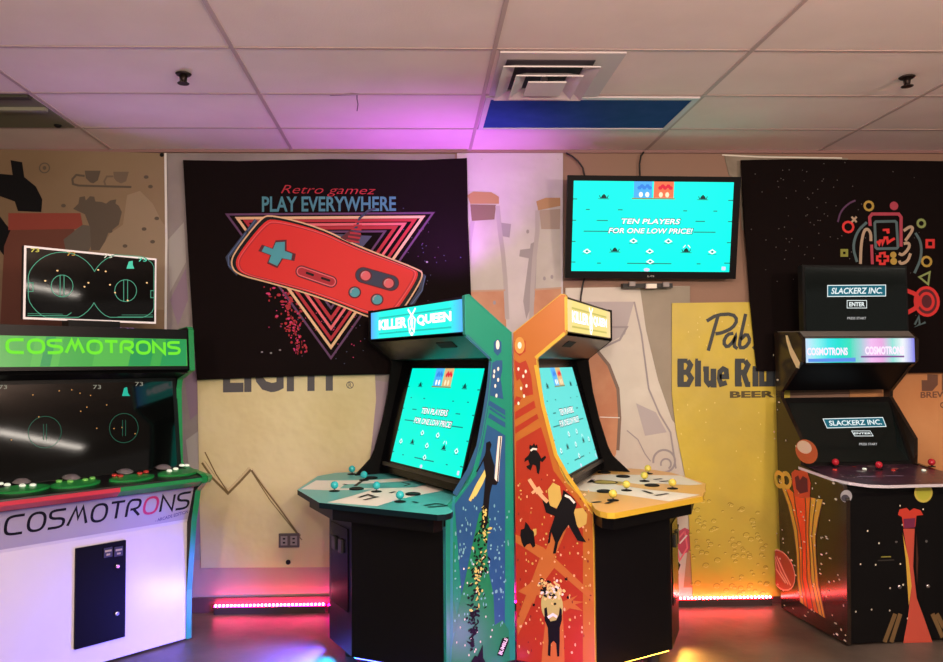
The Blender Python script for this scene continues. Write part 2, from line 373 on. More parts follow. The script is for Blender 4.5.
# yellow banner
yel = M('yellow_vinyl', (.66,.52,.06), .42, noise=2.2, col2=(.56,.44,.07), bump=(5,.5,.02))
mb, fr = hang('y', 5.2225, [(672,303),(760,302),(790,330),(790,596),(693,598),(691,560),(689,520),(686,480),(676,430),(672,395)], yel)
navy = M('navy_letters', (.035,.045,.05), .5)
zy = lambda p: Z(640, 280, 1.95, p)
# script word: strokes
for st in ([(152,70),(142,105),(133,138)],[(130,80),(150,68),(180,66),(190,78),(180,94),(160,103),(147,105)],[(182,104),(170,106),(162,122),(170,132),(182,120),(188,104),(182,128),(190,134)],[(206,66),(196,110),(193,132),(205,132),(215,118),(208,104),(196,116)],[(232,106),(222,112),(232,124),(220,134)],[(246,80),(236,128),(246,132)]):
    mb.stroke(fr, chaikin(fr.P(zy(st)), 1), .024, navy, 2)
def slab_word(x, word, y0, y1, cw):
    for ch in word:
        W = cw.get(ch, 20)
        yy0 = y0 if ch in 'BRlbi' else y0+(y1-y0)*.33
        q = lambda pts: fr.P(zy([(x+a*W, yy0+(y1-yy0)*b) for a, b in pts]))
        S = lambda pts, w_=.030: mb.stroke(fr, q(pts), w_, navy, 2)
        if ch in 'BR':
            S([(.2,.02),(.2,.98)], .045); S([(0,.03),(.65,.03)]); S([(.65,.03),(.85,.2),(.65,.48),(.2,.5)], .036)
            if ch == 'B': S([(.65,.5),(.9,.72),(.68,.97),(0,.97)], .036)
            else: S([(.55,.5),(.8,.97),(1,.97)], .036); S([(0,.97),(.45,.97)])
        elif ch in 'li': S([(.5,.3 if ch == 'i' else .02),(.5,.98)], .042); S([(0,.97),(1,.97)]); S([(.05,.33 if ch=='i' else .03),(.5,.33 if ch=='i' else .03)])
        elif ch == 'u': S([(0,.04),(.25,.04),(.25,.75),(.45,.95),(.75,.8)], .036); S([(.8,.02),(.8,.97),(1.05,.97)], .040)
        elif ch == 'e': S([(.15,.5),(.85,.5),(.8,.12),(.5,.03),(.18,.2),(.12,.6),(.3,.95),(.85,.85)], .034)
        elif ch in 'bon': S([(.1,.1),(.8,.1),(.8,.95),(.1,.95),(.1,.1)], .036)
        x += W+4
slab_word(73, 'Blue', 156, 205, {'B':30,'l':12,'u':25,'e':20})
slab_word(185, 'Ribbon', 156, 205, {'R':30,'i':12})
mb.text(fr, 'BEER', None, M('brown_letters', (.09,.07,.02), .5), 2, bold=.04, px=fr.P(zy([(175,217),(262,216),(262,229),(175,230)])))
bub = M('bubble_edge_print', (.36,.27,.03), .5); bub2 = M('bubble_light_print', (.78,.66,.20), .5)
for i in range(95):
    x = random.uniform(688, 768); y = 500+95*random.random()**.8; r = random.uniform(.006, .022)
    cc = fr.uv(x, y); mb.ring(fr, cc, r, .005, bub, 1, 20, 200, rv=r*.8, n=7); mb.ring(fr, cc, r*.8, .004, bub2, 1, 200, 340, rv=r*.6, n=5)
for i in range(40):
    x = random.uniform(676, 766); y = random.uniform(310, 490); cc = fr.uv(x, y); mb.disc(fr, cc, .004, .006, bub2, 1, n=6)
tag(mb.build('vinyl_banner'), 'yellow vinyl beer banner with dark script and bubbles near the bottom', 'banner')
# orange banner at far right
orv = M('orange_vinyl', (.62,.27,.10), .42, noise=2, col2=(.70,.34,.14), bump=(4,.4,.02))
mb, fr = hang('o', 5.249, [(850,340),(985,338),(985,560),(850,560)], orv)
ol = M('rust_letters', (.17,.075,.045), .5)
zo = lambda p: Z(773, 320, 5.518, p)
mb.pstroke(fr, zo([(880,300),(880,345),(865,362),(820,362)]), .075, ol, 1); mb.pstroke(fr, zo([(960,300),(960,360),(1060,360)]), .075, ol, 1)
mb.text(fr, 'BREW', None, ol, 1, bold=.02, px=fr.P([(920.5,392),(948,391),(948,397.5),(920.5,398)])); mb.text(fr, 'CO', None, ol, 1, bold=.03, px=fr.P([(940,402),(950,402),(950,408),(940,408)]))
tag(mb.build('vinyl_banner'), 'orange vinyl brewery banner behind the space themed cabinet, right edge', 'banner')
# grey scrap behind right tapestry
mb, fr = hang('gs', 5.249, [(724,154),(848,158),(848,230),(742,230),(738,180),(729,175)], M('grey_olive_vinyl', (.36,.31,.24), .5, noise=6, col2=(.24,.20,.15)))
mb.pstroke(fr, [(722,155),(760,157),(842,158)], .01, offwhite, 1)
tag(mb.build('vinyl_banner'), 'corner of an olive grey banner peeking above the right tapestry', 'banner')

# tapestries
cloth = M('black_cloth', (.0075,.0045,.0045), .95, spec=.1, bump=(3,.5,.03))
mb, fr = hang('t', 5.20, [(183,160),(240,161),(330,159),(420,160),(467,158),(468,220),(471,290),(472,372),(400,374),(300,376),(197,380),(193,330),(188,250)], cloth, .01)
zt = lambda p: Z(220, 170, 3.309, p)
cy = M('teal_print', (.06,.24,.30), .7); rd = M('neon_red_print', (.72,.014,.012), .6); rd2 = M('deep_red_print', (.42,.015,.03), .7); crm = M('cream_print', (.75,.50,.28), .7); vio = M('violet_print', (.11,.04,.12), .7); mag = M('magenta_print', (.62,.03,.16), .7); salm = M('salmon_print', (.75,.13,.16), .6); slate = M('slate_print', (.06,.07,.14), .7)
mb.text(fr, 'PLAY EVERYWHERE', None, cy, 2, bold=.02, px=fr.P([(262,196.5),(396,196.5),(396,211),(262,212)]))
mb.text(fr, 'Retro gamez', None, rd2, 2, bold=-.008, shear=.35, px=fr.P([(281,185),(376,186.5),(376,197),(281,196)]))
def tri(s_, w_, m_, l_):
    c0 = (332, 262); P0 = [(232,214),(429,213),(331,352)]
    mb.pstroke(fr, [(c0[0]+(x-c0[0])*s_, c0[1]+(y-c0[1])*s_) for x, y in P0], w_, m_, l_, True)
c0 = (331, 252)
def tri(s_, w_, m_, l_):
    P0 = [(227,214.5),(433,213),(331,358)]
    mb.pstroke(fr, [(c0[0]+(x-c0[0])*s_, c0[1]+(y-c0[1])*s_) for x, y in P0], w_, m_, l_, True)
tri(1, .014, vio, 1); tri(.90, .018, crm, 2); tri(.82, .02, rd2, 1); tri(.72, .018, salm, 1); tri(.63, .022, rd2, 1); tri(.53, .014, vio, 1)
mb.ppoly(fr, [(300,232),(372,236),(350,262),(320,255)], slate, 1)
for i in range(150):
    t = random.random(); x = 282+18*t+random.gauss(0, 8*(1-t*.5)); y = 290+60*t+random.gauss(0, 5)
    mb.disc(fr, fr.uv(x, y), random.uniform(.003,.014)*(1.2-t*.7), random.uniform(.003,.012), random.choice([rd2, mag, rd2]), 1, n=6)
for i in range(70): mb.disc(fr, fr.uv(random.gauss(350,35), random.gauss(330,14)), .004, .004, random.choice([vio, slate, mag]), 1, n=5)
for i in range(40): mb.disc(fr, fr.uv(random.gauss(420,16), random.gauss(260,28)), .004, .004, random.choice([vio, slate]), 1, n=5)
for a in [(271,353),(280,350),(427,262),(262,352)]: mb.disc(fr, fr.uv(*a), .008, .006, M('ash_print', (.3,.28,.3), .8), 1, n=7)
# controller: end grips, body, outlines
mb.pstroke(fr, zt([(120,165),(25,290),(35,320),(60,345)]), .026, M('navy_print', (.03,.045,.09), .7), 2)
mb.pstroke(fr, zt([(672,345),(665,395),(625,460)]), .03, M('navy_print'), 2)
for p_, w_ in (([(118,165),(28,285),(28,315),(45,330)],.006),([(680,350),(668,400),(620,462)],.006)): mb.pstroke(fr, zt(p_), w_, M('blue_line_print', (.08,.14,.30), .7), 4)
body = chaikin([(135,160),(170,148),(330,190),(450,250),(660,330),(672,345),(655,385),(600,470),(560,515),(330,420),(160,372),(55,345),(35,310),(50,270)], 2, True)
mb.ppoly(fr, zt(body), INK, 3)
mb.pstroke(fr, zt(body), .010, crm, 6, True)
cx0, cy0 = 350, 325
b2 = [(cx0+(x-cx0)*.955, cy0+(y-cy0)*.93) for x, y in body]; mb.ppoly(fr, zt(b2), rd, 4)
b3 = [(cx0+(x-cx0)*.915, cy0+(y-cy0)*.86) for x, y in body]; mb.pstroke(fr, zt(b3), .005, rd2, 6, True)
b4 = [(cx0+(x-cx0)*.93, cy0+(y-cy0)*.885) for x, y in body]; mb.pstroke(fr, zt(b4), .004, salm, 5, True)
dpad = [(185,240),(215,238),(215,268),(240,278),(236,298),(205,292),(190,318),(162,305),(170,282),(138,270),(148,252),(176,262)]
mb.ppoly(fr, zt([(188+(x-188)*1.22, 278+(y-278)*1.18) for x, y in dpad]), M('maroon_print', (.10,.01,.02), .7), 7); mb.ppoly(fr, zt(dpad), M('bright_teal_print', (.06,.36,.44), .6), 8)
pill = lambda a, b, w_, m_, l_: (mb.pstroke(fr, zt([a, b]), w_, m_, l_), mb.disc(fr, fr.uv(*zt([a])[0]), w_/2, w_/2, m_, l_), mb.disc(fr, fr.uv(*zt([b])[0]), w_/2, w_/2, m_, l_))
mar = M('maroon_print')
pill((270,336),(368,370), .082, mar, 7); pill((270,336),(368,370), .066, salm, 8); pill((270,336),(368,370), .05, rd2, 9)
pill((288,341),(308,348), .016, INK, 10); pill((338,358),(362,366), .016, INK, 10)
pill((474,348),(566,374), .110, mar, 7); pill((474,348),(566,374), .096, M('navy_print'), 8)
for a, m_ in (((482,350),salm),((558,375),salm),((446,405),M('bright_teal_print')),((520,429),M('bright_teal_print'))):
    q = fr.uv(*zt([a])[0]); mb.disc(fr, q, .044, .041, mar, 9); mb.disc(fr, q, .034, .032, m_, 10); mb.ring(fr, (q[0]-.004,q[1]+.004), .022, .005, M('pale_sheen_print', (.55,.35,.38), .6), 11, 90, 200, n=8)
# cord
mb.pstroke(fr, zt([(400,225),(430,205),(452,190),(462,160),(490,135),(515,128)]), .016, M('navy_print'), 5)
for i in range(6): mb.pstroke(fr, zt([(418+i*6,232-i*12),(462+i*2,240-i*14)]), .012, rd2, 7)
mb.ppoly(fr, zt([(398,225),(430,200),(470,215),(455,240),(430,240)]), mar, 6)
tag(mb.build('wall_tapestry'), 'black cloth tapestry with a red game controller and PLAY EVERYWHERE lettering', 'tapestry')

mb, fr = hang('t2', 5.20, [(741,160),(800,159),(1010,162),(1020,372),(900,373),(757,371),(750,300),(745,230)], cloth, .01)
zr = lambda p: Z(820, 170, 5.09, p)
nr = E('neon_print_red', (.55,.02,.03), .5); np_ = M('rose_print', (.45,.05,.09), .7); gt = M('dusty_teal_print', (.09,.16,.18), .7); bt = M('bone_print', (.5,.37,.26), .7); ye = M('mustard_print', (.50,.34,.06), .7); gr = M('pale_green_print', (.28,.36,.12), .7); nrd = M('bright_red_print', (.75,.03,.03), .6)
mb.pstroke(fr, zr([(255,285),(252,240),(265,224),(400,224),(412,240),(412,390)]), .022, np_, 2); mb.pstroke(fr, zr([(262,380),(266,480)]), .02, np_, 2)
mb.pstroke(fr, zr([(278,270),(284,263),(382,261),(389,268),(396,392),(390,399),(290,401),(283,394)]), .018, gt, 2, True)
mb.pstroke(fr, zr([(290,362),(300,378),(305,360),(318,360),(318,378),(328,345),(340,345),(345,370),(362,358),(380,348)]), .018, nrd, 3)
mb.ppoly(fr, zr([(318,300),(352,298),(354,322),(340,325),(335,310),(318,312)]), nrd, 3)
mb.pstroke(fr, zr([(305,425),(328,422),(328,440),(345,440),(345,462),(328,462),(328,478),(305,478),(305,462),(290,460),(290,440),(305,440)]), .016, nrd, 3, True)
for a, r_, m_ in (((372,432),.022,ye),((374,465),.024,ye)): mb.disc(fr, fr.uv(*zr([a])[0]), r_, r_, m_, 3)
for a, m_, r_ in (((248,183),ye,.030),((515,272),gr,.026),((542,466),ye,.032),((143,290),nrd,.036)): mb.ring(fr, fr.uv(*zr([a])[0]), r_, .016, m_, 2, n=12)
mb.disc(fr, fr.uv(*zr([(376,183)])[0]), .03, .03, np_, 2)
for a, s_, m_ in (((123,422),13,M('olive_print', (.28,.30,.05), .7)),((560,375),17,nrd)): x, y = a; mb.pstroke(fr, zr([(x-s_,y-s_),(x+s_,y-s_),(x+s_,y+s_),(x-s_,y+s_)]), .018, m_, 2, True)
mb.pstroke(fr, zr([(160,238),(186,266)]), .014, bt, 2); mb.pstroke(fr, zr([(186,238),(160,266)]), .014, bt, 2)
mb.pstroke(fr, zr([(505,545),(558,520),(550,582)]), .013, gr, 2, True)
mb.pstroke(fr, chaikin(zr([(90,265),(105,210),(145,170),(180,155)])), .012, vio, 2)
mb.pstroke(fr, chaikin(zr([(238,266),(190,310),(165,390),(188,468)])), .018, gt, 2); mb.pstroke(fr, chaikin(zr([(485,320),(515,370),(515,450),(480,525)])), .018, gt, 2)
mb.pstroke(fr, chaikin(zr([(205,478),(208,380),(222,310),(240,298),(258,320),(258,362)])), .020, bt, 3)
mb.pstroke(fr, chaikin(zr([(425,310),(460,285),(475,300),(440,352),(432,360)])), .020, bt, 3); mb.pstroke(fr, chaikin(zr([(425,375),(452,370),(455,395),(420,435),(400,425)])), .020, bt, 3); mb.pstroke(fr, chaikin(zr([(460,425),(445,465),(410,480),(402,462)])), .020, bt, 3)
# the O of the lettering
zz = lambda p: Z(790, 240, 6.02, p)
q = fr.uv(*zz([(822,370)])[0]); mb.disc(fr, q, .085, .098, mar, 2); mb.ring(fr, q, .082, .02, nrd, 3, rv=.096); mb.ring(fr, q, .046, .02, nrd, 3, rv=.056)
mb.pstroke(fr, chaikin(zz([(690,300),(770,330),(775,400),(700,440)])), .03, nrd, 3)
mb.pstroke(fr, zz([(750,510),(775,460),(780,510),(755,522),(815,495)]), .014, gt, 2)
for i in range(70): mb.disc(fr, fr.uv(random.gauss(815,30), random.gauss(220,45)), .004, .004, M('star_grey_print', (.16,.14,.14), .8), 1, n=5)
for i in range(25): mb.disc(fr, fr.uv(random.uniform(750,935), random.uniform(170,350)), .003, .003, M('star_grey_print'), 1, n=5)
tag(mb.build('wall_tapestry'), 'black cloth tapestry with neon line art hands holding a handheld game', 'tapestry')

# ------------------------------------------------------------------ arcade cabinet pair
def kq(s, bx, by, th, C):
    """local axes: x forward, y = s * lateral distance from the side panel nearest the camera"""
    F = Vector((s*math.sin(th), -math.cos(th), 0)); L = Vector((s*math.cos(th), math.sin(th), 0)); B = Vector((bx, by, 0))
    root = bpy.data.objects.new('arcade_cabinet', None); COL.objects.link(root)
    yl = L*s
    root.matrix_basis = Matrix(((F.x, yl.x, 0, bx), (F.y, yl.y, 0, by), (0, 0, 1, 0), (0, 0, 0, 1)))
    W = 1.25
    def P(f, l, z): return B+F*f+L*l+Vector((0,0,z))
    ZF = .10
    prof = [(0,ZF),(0,1.80),(.262,1.995),(.285,1.99),(.283,1.792),(.272,1.782),(.13,1.672),(.124,1.655),(.15,1.45),(.19,1.27),(.245,1.09),(.275,1.03),(.40,.915),(.407,.88),(.407,ZF)]
    def inner(k):   # inset outline for the trim effect
        c_ = [(f, z) for f, z in prof]; n = len(c_); out = []
        for i in range(n):
            a = Vector(c_[i-1]); b = Vector(c_[i]); c2 = Vector(c_[(i+1) % n]); t = ((b-a).normalized()+(c2-b).normalized()).normalized()
            nn = Vector((t.y, -t.x)); out.append((b.x+nn.x*k, b.y+nn.y*k))
        return out
    # near side, with artwork on its outer face
    sf = Frame(B, F if s < 0 else F, (0,0,1)); nrm = -L
    sf = Frame(B, -F if s < 0 else F, (0,0,1))
    if sf.n.dot(L) > 0: sf.n = -sf.n; 
    sg = -1 if s < 0 else 1
    mb = MB(); mb.prism([P(f,0,z) for f,z in prof], [P(f,.022,z) for f,z in prof], C['base'], capB=black)
    us = [ (P(f,0,0)-sf.o).dot(sf.a) for f in (0,.405)]; mb.clip = (min(us), ZF, max(us), 1.99)
    art(mb, sf, s, C, sg)
    pn = mb.build('side_panel', root); pn['label'] = C['side_label']
    t = MB(); pr = [P(f,.011,z) for f, z in prof]
    front = prof[1:]
    for k in range(len(front)-1):
        (f0,z0),(f1,z1) = front[k], front[k+1]
        d = Vector((f1-f0, z1-z0)); n_ = Vector((-d.y, d.x)).normalized()*.003
        A = [P(f0,-.003,z0),P(f0,.025,z0),P(f1,.025,z1),P(f1,-.003,z1)]; off = F*n_.x+Vector((0,0,n_.y))
        t.prism(A, [p+off for p in A], C['trim'])
    t.build('edge_trim', pn)
    mb = MB(); mb.prism([P(f,W-.022,z) for f,z in prof], [P(f,W,z) for f,z in prof], blackmatte); fp = mb.build('side_panel', root)
    mb = MB(); mb.prism([P(f,W-.0+.0005,z) for f,z in []] or [P(.0,.022,ZF),P(.018,.022,ZF),P(.018,.022,1.80),P(0,.022,1.80)], [P(.0,W-.022,ZF),P(.018,W-.022,ZF),P(.018,W-.022,1.80),P(0,W-.022,1.80)], blackmatte); mb.build('back_panel', root)
    def cross(name, pts, mat, l0=.022, l1=W-.022, **k):
        m_ = MB(); m_.prism([P(f,l0,z) for f,z in pts], [P(f,l1,z) for f,z in pts], mat); return m_.build(name, root, **k)
    cross('top_panel', [(.0,1.785),(.262,1.982),(.262,1.992),(.0,1.80)], C['trim2'])
    mh = cross('marquee_housing', [(.02,1.66),(.13,1.672),(.272,1.784),(.262,1.79),(.12,1.69),(.02,1.69)], M('underside_black', (.008,.009,.010), .3, spec=.4))
    # speaker slot under the marquee
    uf = Frame(P(.272, 0, 1.784), L*s, ((P(.13,0,1.672)-P(.272,0,1.784))))
    if uf.n.z > 0: uf.n = -uf.n
    sp = MB(); sp.slab(uf, [((.22)*s,.04),((.40)*s,.04),((.40)*s,.085),((.22)*s,.085)], .0, .003, M('speaker_slot', (.004,.004,.004), .9)); sp.build('speaker_grille', mh)
    # marquee
    mf = Frame(P(.276, 0, 1.80), -L*s if False else (L if s > 0 else -L), (0,0,1))
    if mf.n.dot(F) < 0: mf.n = -mf.n
    a = (lambda l: l) if s > 0 else (lambda l: -l)
    m_ = MB()
    m_.slab(mf, [(a(.0225),0),(a(W-.0225),0),(a(W-.0225),.182),(a(.0225),.182)], -.03, 0, black)
    u0, u1 = sorted((a(.03), a(W-.03)))
    m_.poly(mf, [(u0,.006),(u1,.006),(u1,.176),(u0,.176)], C['mq'], 1)
    uA = u1 if s < 0 else u0     # camera-near end
    for i in range(10):
        g_ = 1-i/10; c_ = tuple(C['end'][j]*g_+C['cen'][j]*(1-g_) for j in range(3)); mt = E(C['hue']+chr(97+i), c_, 1.12); x_ = .016*i
        m_.poly(mf, [(u0+x_,.006),(u0+x_+.0158,.006),(u0+x_+.0158,.176),(u0+x_,.176)], mt, 2); m_.poly(mf, [(u1-x_-.0158,.006),(u1-x_,.006),(u1-x_,.176),(u1-x_-.0158,.176)], mt, 2)
    m_.poly(mf, [(u0+.12,.03),(u1-.12,.03),(u1-.13,.04),(u0+.13,.04)], C['mq_dark'], 2); m_.poly(mf, [(u0+.12,.13),(u1-.12,.13),(u1-.12,.14),(u0+.12,.14)], C['mq_dark'], 2)
    mid = (u0+u1)/2; wt = E('marquee_white', (1,1,1), 1.5)
    m_.text(mf, 'KILLER', (u0+.12,.055,mid-.06,.125), C['mq_dark'], 3, bold=.08); m_.text(mf, 'KILLER', (u0+.125,.058,mid-.065,.122), wt, 4, bold=.05)
    m_.text(mf, 'QUEEN', (mid+.06,.055,u1-.12,.125), C['mq_dark'], 3, bold=.08); m_.text(mf, 'QUEEN', (mid+.065,.058,u1-.125,.122), wt, 4, bold=.05)
    m_.stroke(mf, [(mid-.05,.165),(mid,.125),(mid+.05,.165)], .014, wt, 4); m_.stroke(mf, [(mid-.045,.10),(mid-.03,.03),(mid,.06),(mid+.03,.03),(mid+.045,.10),(mid,.13)], .012, wt, 4, True); m_.disc(mf, (mid,.085), .018, .03, wt, 4); m_.disc(mf, (mid,.018), .02, .012, wt, 4)
    mq = m_.build('marquee', root); mq['label'] = C['mq_label']
    # monitor board, bezel and screen
    board = MB(); A0, A1 = (.038,1.655), (.222,.955)
    board.prism([P(.02,.022,1.67),P(.04,.022,1.67),P(A1[0],.022,A1[1]),P(A1[0]-.02,.022,A1[1])], [P(.02,W-.022,1.67),P(.04,W-.022,1.67),P(A1[0],W-.022,A1[1]),P(A1[0]-.02,W-.022,A1[1])], blackgloss)
    bd = board.build('screen_bezel', root)
    T0, T1 = P(.0491,0,1.6126), P(.2078,0,1.0284); up = (T0-T1); hgt = up.length
    scf = Frame(T1, (L if s > 0 else -L), up)
    if scf.n.dot(F) < 0: scf.n = -scf.n
    scf.o = scf.o + scf.n*.004
    l0, l1 = .185, W-.185
    b0, b1 = sorted((a(l0), a(l1))); m_ = MB()
    m_.slab(scf, [(b0-.012,-.012),(b1+.012,-.012),(b1+.012,hgt+.012),(b0-.012,hgt+.012)], -.012, .001, black)
    game_screen(m_, scf, b0, 0, b1, hgt, C, 3)
    sc_ = m_.build('screen', root)
    m_ = MB(); m_.slab(scf, [(b0-.09,-.035),(b1+.09,-.035),(b1+.09,-.013),(b0-.09,-.013)], -.01, .012, M('screen_ledge', (.006,.006,.010), .3)); m_.build('screen_ledge', root)
    # control deck
    zt_ = .93
    if s < 0: dk = [(.05,.03),(.40,.03),(.405,-.02),(.44,-.13),(.47,-.165),(.51,-.185),(.55,-.175),(.92,.42),(.885,.88),(.60,1.34),(.45,1.42),(.33,1.40),(.05,1.2)]
    else:     dk = [(.05,.03),(.40,.03),(.41,-.02),(.45,-.13),(.48,-.175),(.52,-.20),(.555,-.19),(.90,.43),(.88,.90),(.64,1.30),(.50,1.40),(.36,1.40),(.05,1.2)]
    def q(pts, sc=1, cx=.5, cl=.62): return [((cx+(f-cx)*sc), (cl+(l-cl)*sc)) for f, l in pts]
    df = Frame(B+Vector((0,0,zt_)), F, L if s > 0 else -L)
    if df.n.z < 0: df.n = -df.n
    sl = 1 if s > 0 else -1
    cv = lambda pts: [(f, l*sl) for f, l in pts]
    m_ = MB()
    m_.slab(df, cv(dk), -.028, 0, C['deck_edge'], capB=C['deck'])
    m_.clip = (.05,-.2,.915,1.25) if s > 0 else (.05,-1.3,.915,.2)
    if s < 0:
        m_.ppoly(df, [(301,489.3),(316,480.5),(345,480.5),(372,480),(421,477),(437,486),(444,490.5),(425,494),(400,499),(377,506.3),(327,502.5),(352,496),(372,489.8),(330,490.5)], offwhite, 1)
        m_.ppoly(df, [(372,489.8),(352,496),(327,502),(322,500),(304,491)], C['deck'], 2); m_.ppoly(df, [(345,484.5),(372,483.5),(412,481),(427,484.5),(415,487.5),(374,488.5),(340,488.5)], C['deck'], 2)
        m_.ppoly(df, [(378,485),(396,483.5),(412,482.5),(422,485),(410,487),(390,487.5)], M('deck_aqua_art', (.12,.55,.52), .4), 3); m_.pstroke(df, [(402,482.8),(410,484.5),(404,486.6)], .014, INK, 4)
        for p in ([(355,486.5),(361,482),(365,481)],[(359,498),(368,495),(374,497)],[(364,500.5),(378,497)],[(424,506),(436,504),(444,505)],[(428,507.5),(448,506)],[(412,502),(418,503)],[(343,484.5),(347,485)],[(390,493.5),(395,492)]): m_.pstroke(df, p, .022, INK, 4)
        sticks = [(352,474.5),(364,480.5),(334.5,491.5),(376.5,492),(400,502)]; holes = [(371,478.5),(356.5,489.5),(413,494.7)]
    else:
        m_.ppoly(df, [(586,476),(604,474.4),(680,475.5),(703,484.3),(690,485.3),(655,483.5),(700,495),(669,501.5),(620,494.5),(580,490.5),(573,485)], offwhite, 1)
        m_.ppoly(df, [(704,485),(690,486),(640,484.5),(622,482),(616,485),(650,490),(701,495),(706,492)], C['deck'], 2)
        m_.ppoly(df, [(590,482),(600,480),(622,482),(622,484.5),(600,484)], M('deck_gold_art', (.55,.42,.10), .4), 3); m_.ring(df, df.uv(605,482.6), .07, .012, INK, 4, n=16)
        for p in ([(643,491),(652,494)],[(655,496),(668,494)],[(654,480),(662,479)],[(660,482),(672,481)],[(592,503),(601,502)],[(606,504),(612,502)],[(627,468),(640,469)],[(589,483),(593,480)]): m_.pstroke(df, p, .024, INK, 4)
        sticks = [(648,474),(644.5,481.5),(626.5,490.8),(672.5,489),(613,500.7)]; holes = [(604,473),(623,477),(652,486),(604.5,492)]
    dko = m_.build('control_panel', root, bevel=0)
    m_ = MB(); m_.slab(df, cv([(.06,.03),(.42,.0),(.47,-.08),(.53,-.10),(.84,.44),(.82,.86),(.56,1.25),(.36,1.30),(.06,1.2)]), -.10, -.0285, black); m_.build('deck_box', root)
    for x, y in sticks:
        u_, v_ = df.uv(x, y); p = df.at(u_, v_, 0); js = MB()
        js.lathe(p+Vector((0,0,.0015)), [(.030,0),(.030,.003),(.012,.006),(.006,.008)], INK, 14); js.lathe(p, [(.005,.004),(.005,.022)], chrome, 8); js.ball(p+Vector((0,0,.036)), .022, C['stick']); j = js.build('joystick', root, smooth=True); j.parent = dko; j.data.transform(dko.matrix_basis)
    for x, y in holes:
        u_, v_ = df.uv(x, y); p = df.at(u_, v_, 0); hb = MB(); hb.lathe(p+Vector((0,0,.001)), [(.042,0),(.042,.006),(.034,.009),(.030,.005)], INK, 20); j = hb.build('button', root, smooth=True); j.parent = dko
    # pedestal
    pf = Frame(B+Vector((0,0,ZF)), F, L if s > 0 else -L)
    if pf.n.z < 0: pf.n = -pf.n
    m_ = MB(); m_.slab(pf, cv([(.02,.023),(.404,.023),(.726,.46),(.726,.79),(.404,W-.023),(.02,W-.023)]), 0, .729, black); ped = m_.build('pedestal', root)
    # coin door on the narrow front
    m_ = MB(); cdz = .50
    for (l0_, l1_, z0_, z1_, d_, mt) in ((.50,.75,.32,.76,.006,blackgloss),):
        m_.prism([P(.7265,l0_,z0_),P(.7265,l1_,z0_),P(.7265,l1_,z1_),P(.7265,l0_,z1_)], [P(.7265+d_,l0_,z0_),P(.7265+d_,l1_,z0_),P(.7265+d_,l1_,z1_),P(.7265+d_,l0_,z1_)], mt)
    cdr = m_.build('coin_door', ped); cdr.matrix_basis = Matrix.Identity(4)
    for l_ in (.56, .66):
        for z_ in (.62,):
            m_ = MB(); A = [P(.7327,l_,z_),P(.7327,l_+.05,z_),P(.7327,l_+.05,z_+.07),P(.7327,l_,z_+.07)]; m_.prism(A, [p+F*.012 for p in A], M('coin_slot_plastic', (.03,.03,.03), .3)); m_.build('coin_slot', ped)
    for f, l in ((.08,.10),(.08,W-.10),(.62,.50),(.62,.74)):
        m_ = MB(); m_.lathe(P(f,l,0), [(.028,0),(.03,.01),(.03,.06),(.045,.075),(.045,.0995)], M('rubber', (.02,.02,.02), .7), 12); m_.build('foot', root, smooth=True)
    # under glow strip
    for (f, l, df_, dl, wd, col_, e_) in C['lamps']:
        a_ = P(f, l, .07); lamp('under_glow_lamp', 'AREA', a_, P(f+df_, l+dl, .01), col_, e_, wd, .03).data.spread = math.radians(110)
    for k, (a0, a1, g) in enumerate(C['glow']):
        A = [P(a0[0],a0[1],.088),P(a1[0],a1[1],.088)]; d = (A[1]-A[0]).normalized(); n_ = d.cross(Vector((0,0,1)))*.006
        m_ = MB(); m_.prism([A[0]-n_,A[0]+n_,A[0]+n_+Vector((0,0,.0115)),A[0]-n_+Vector((0,0,.0115))], [A[1]-n_,A[1]+n_,A[1]+n_+Vector((0,0,.0115)),A[1]-n_+Vector((0,0,.0115))], g); m_.build('light_strip', root)
    return root

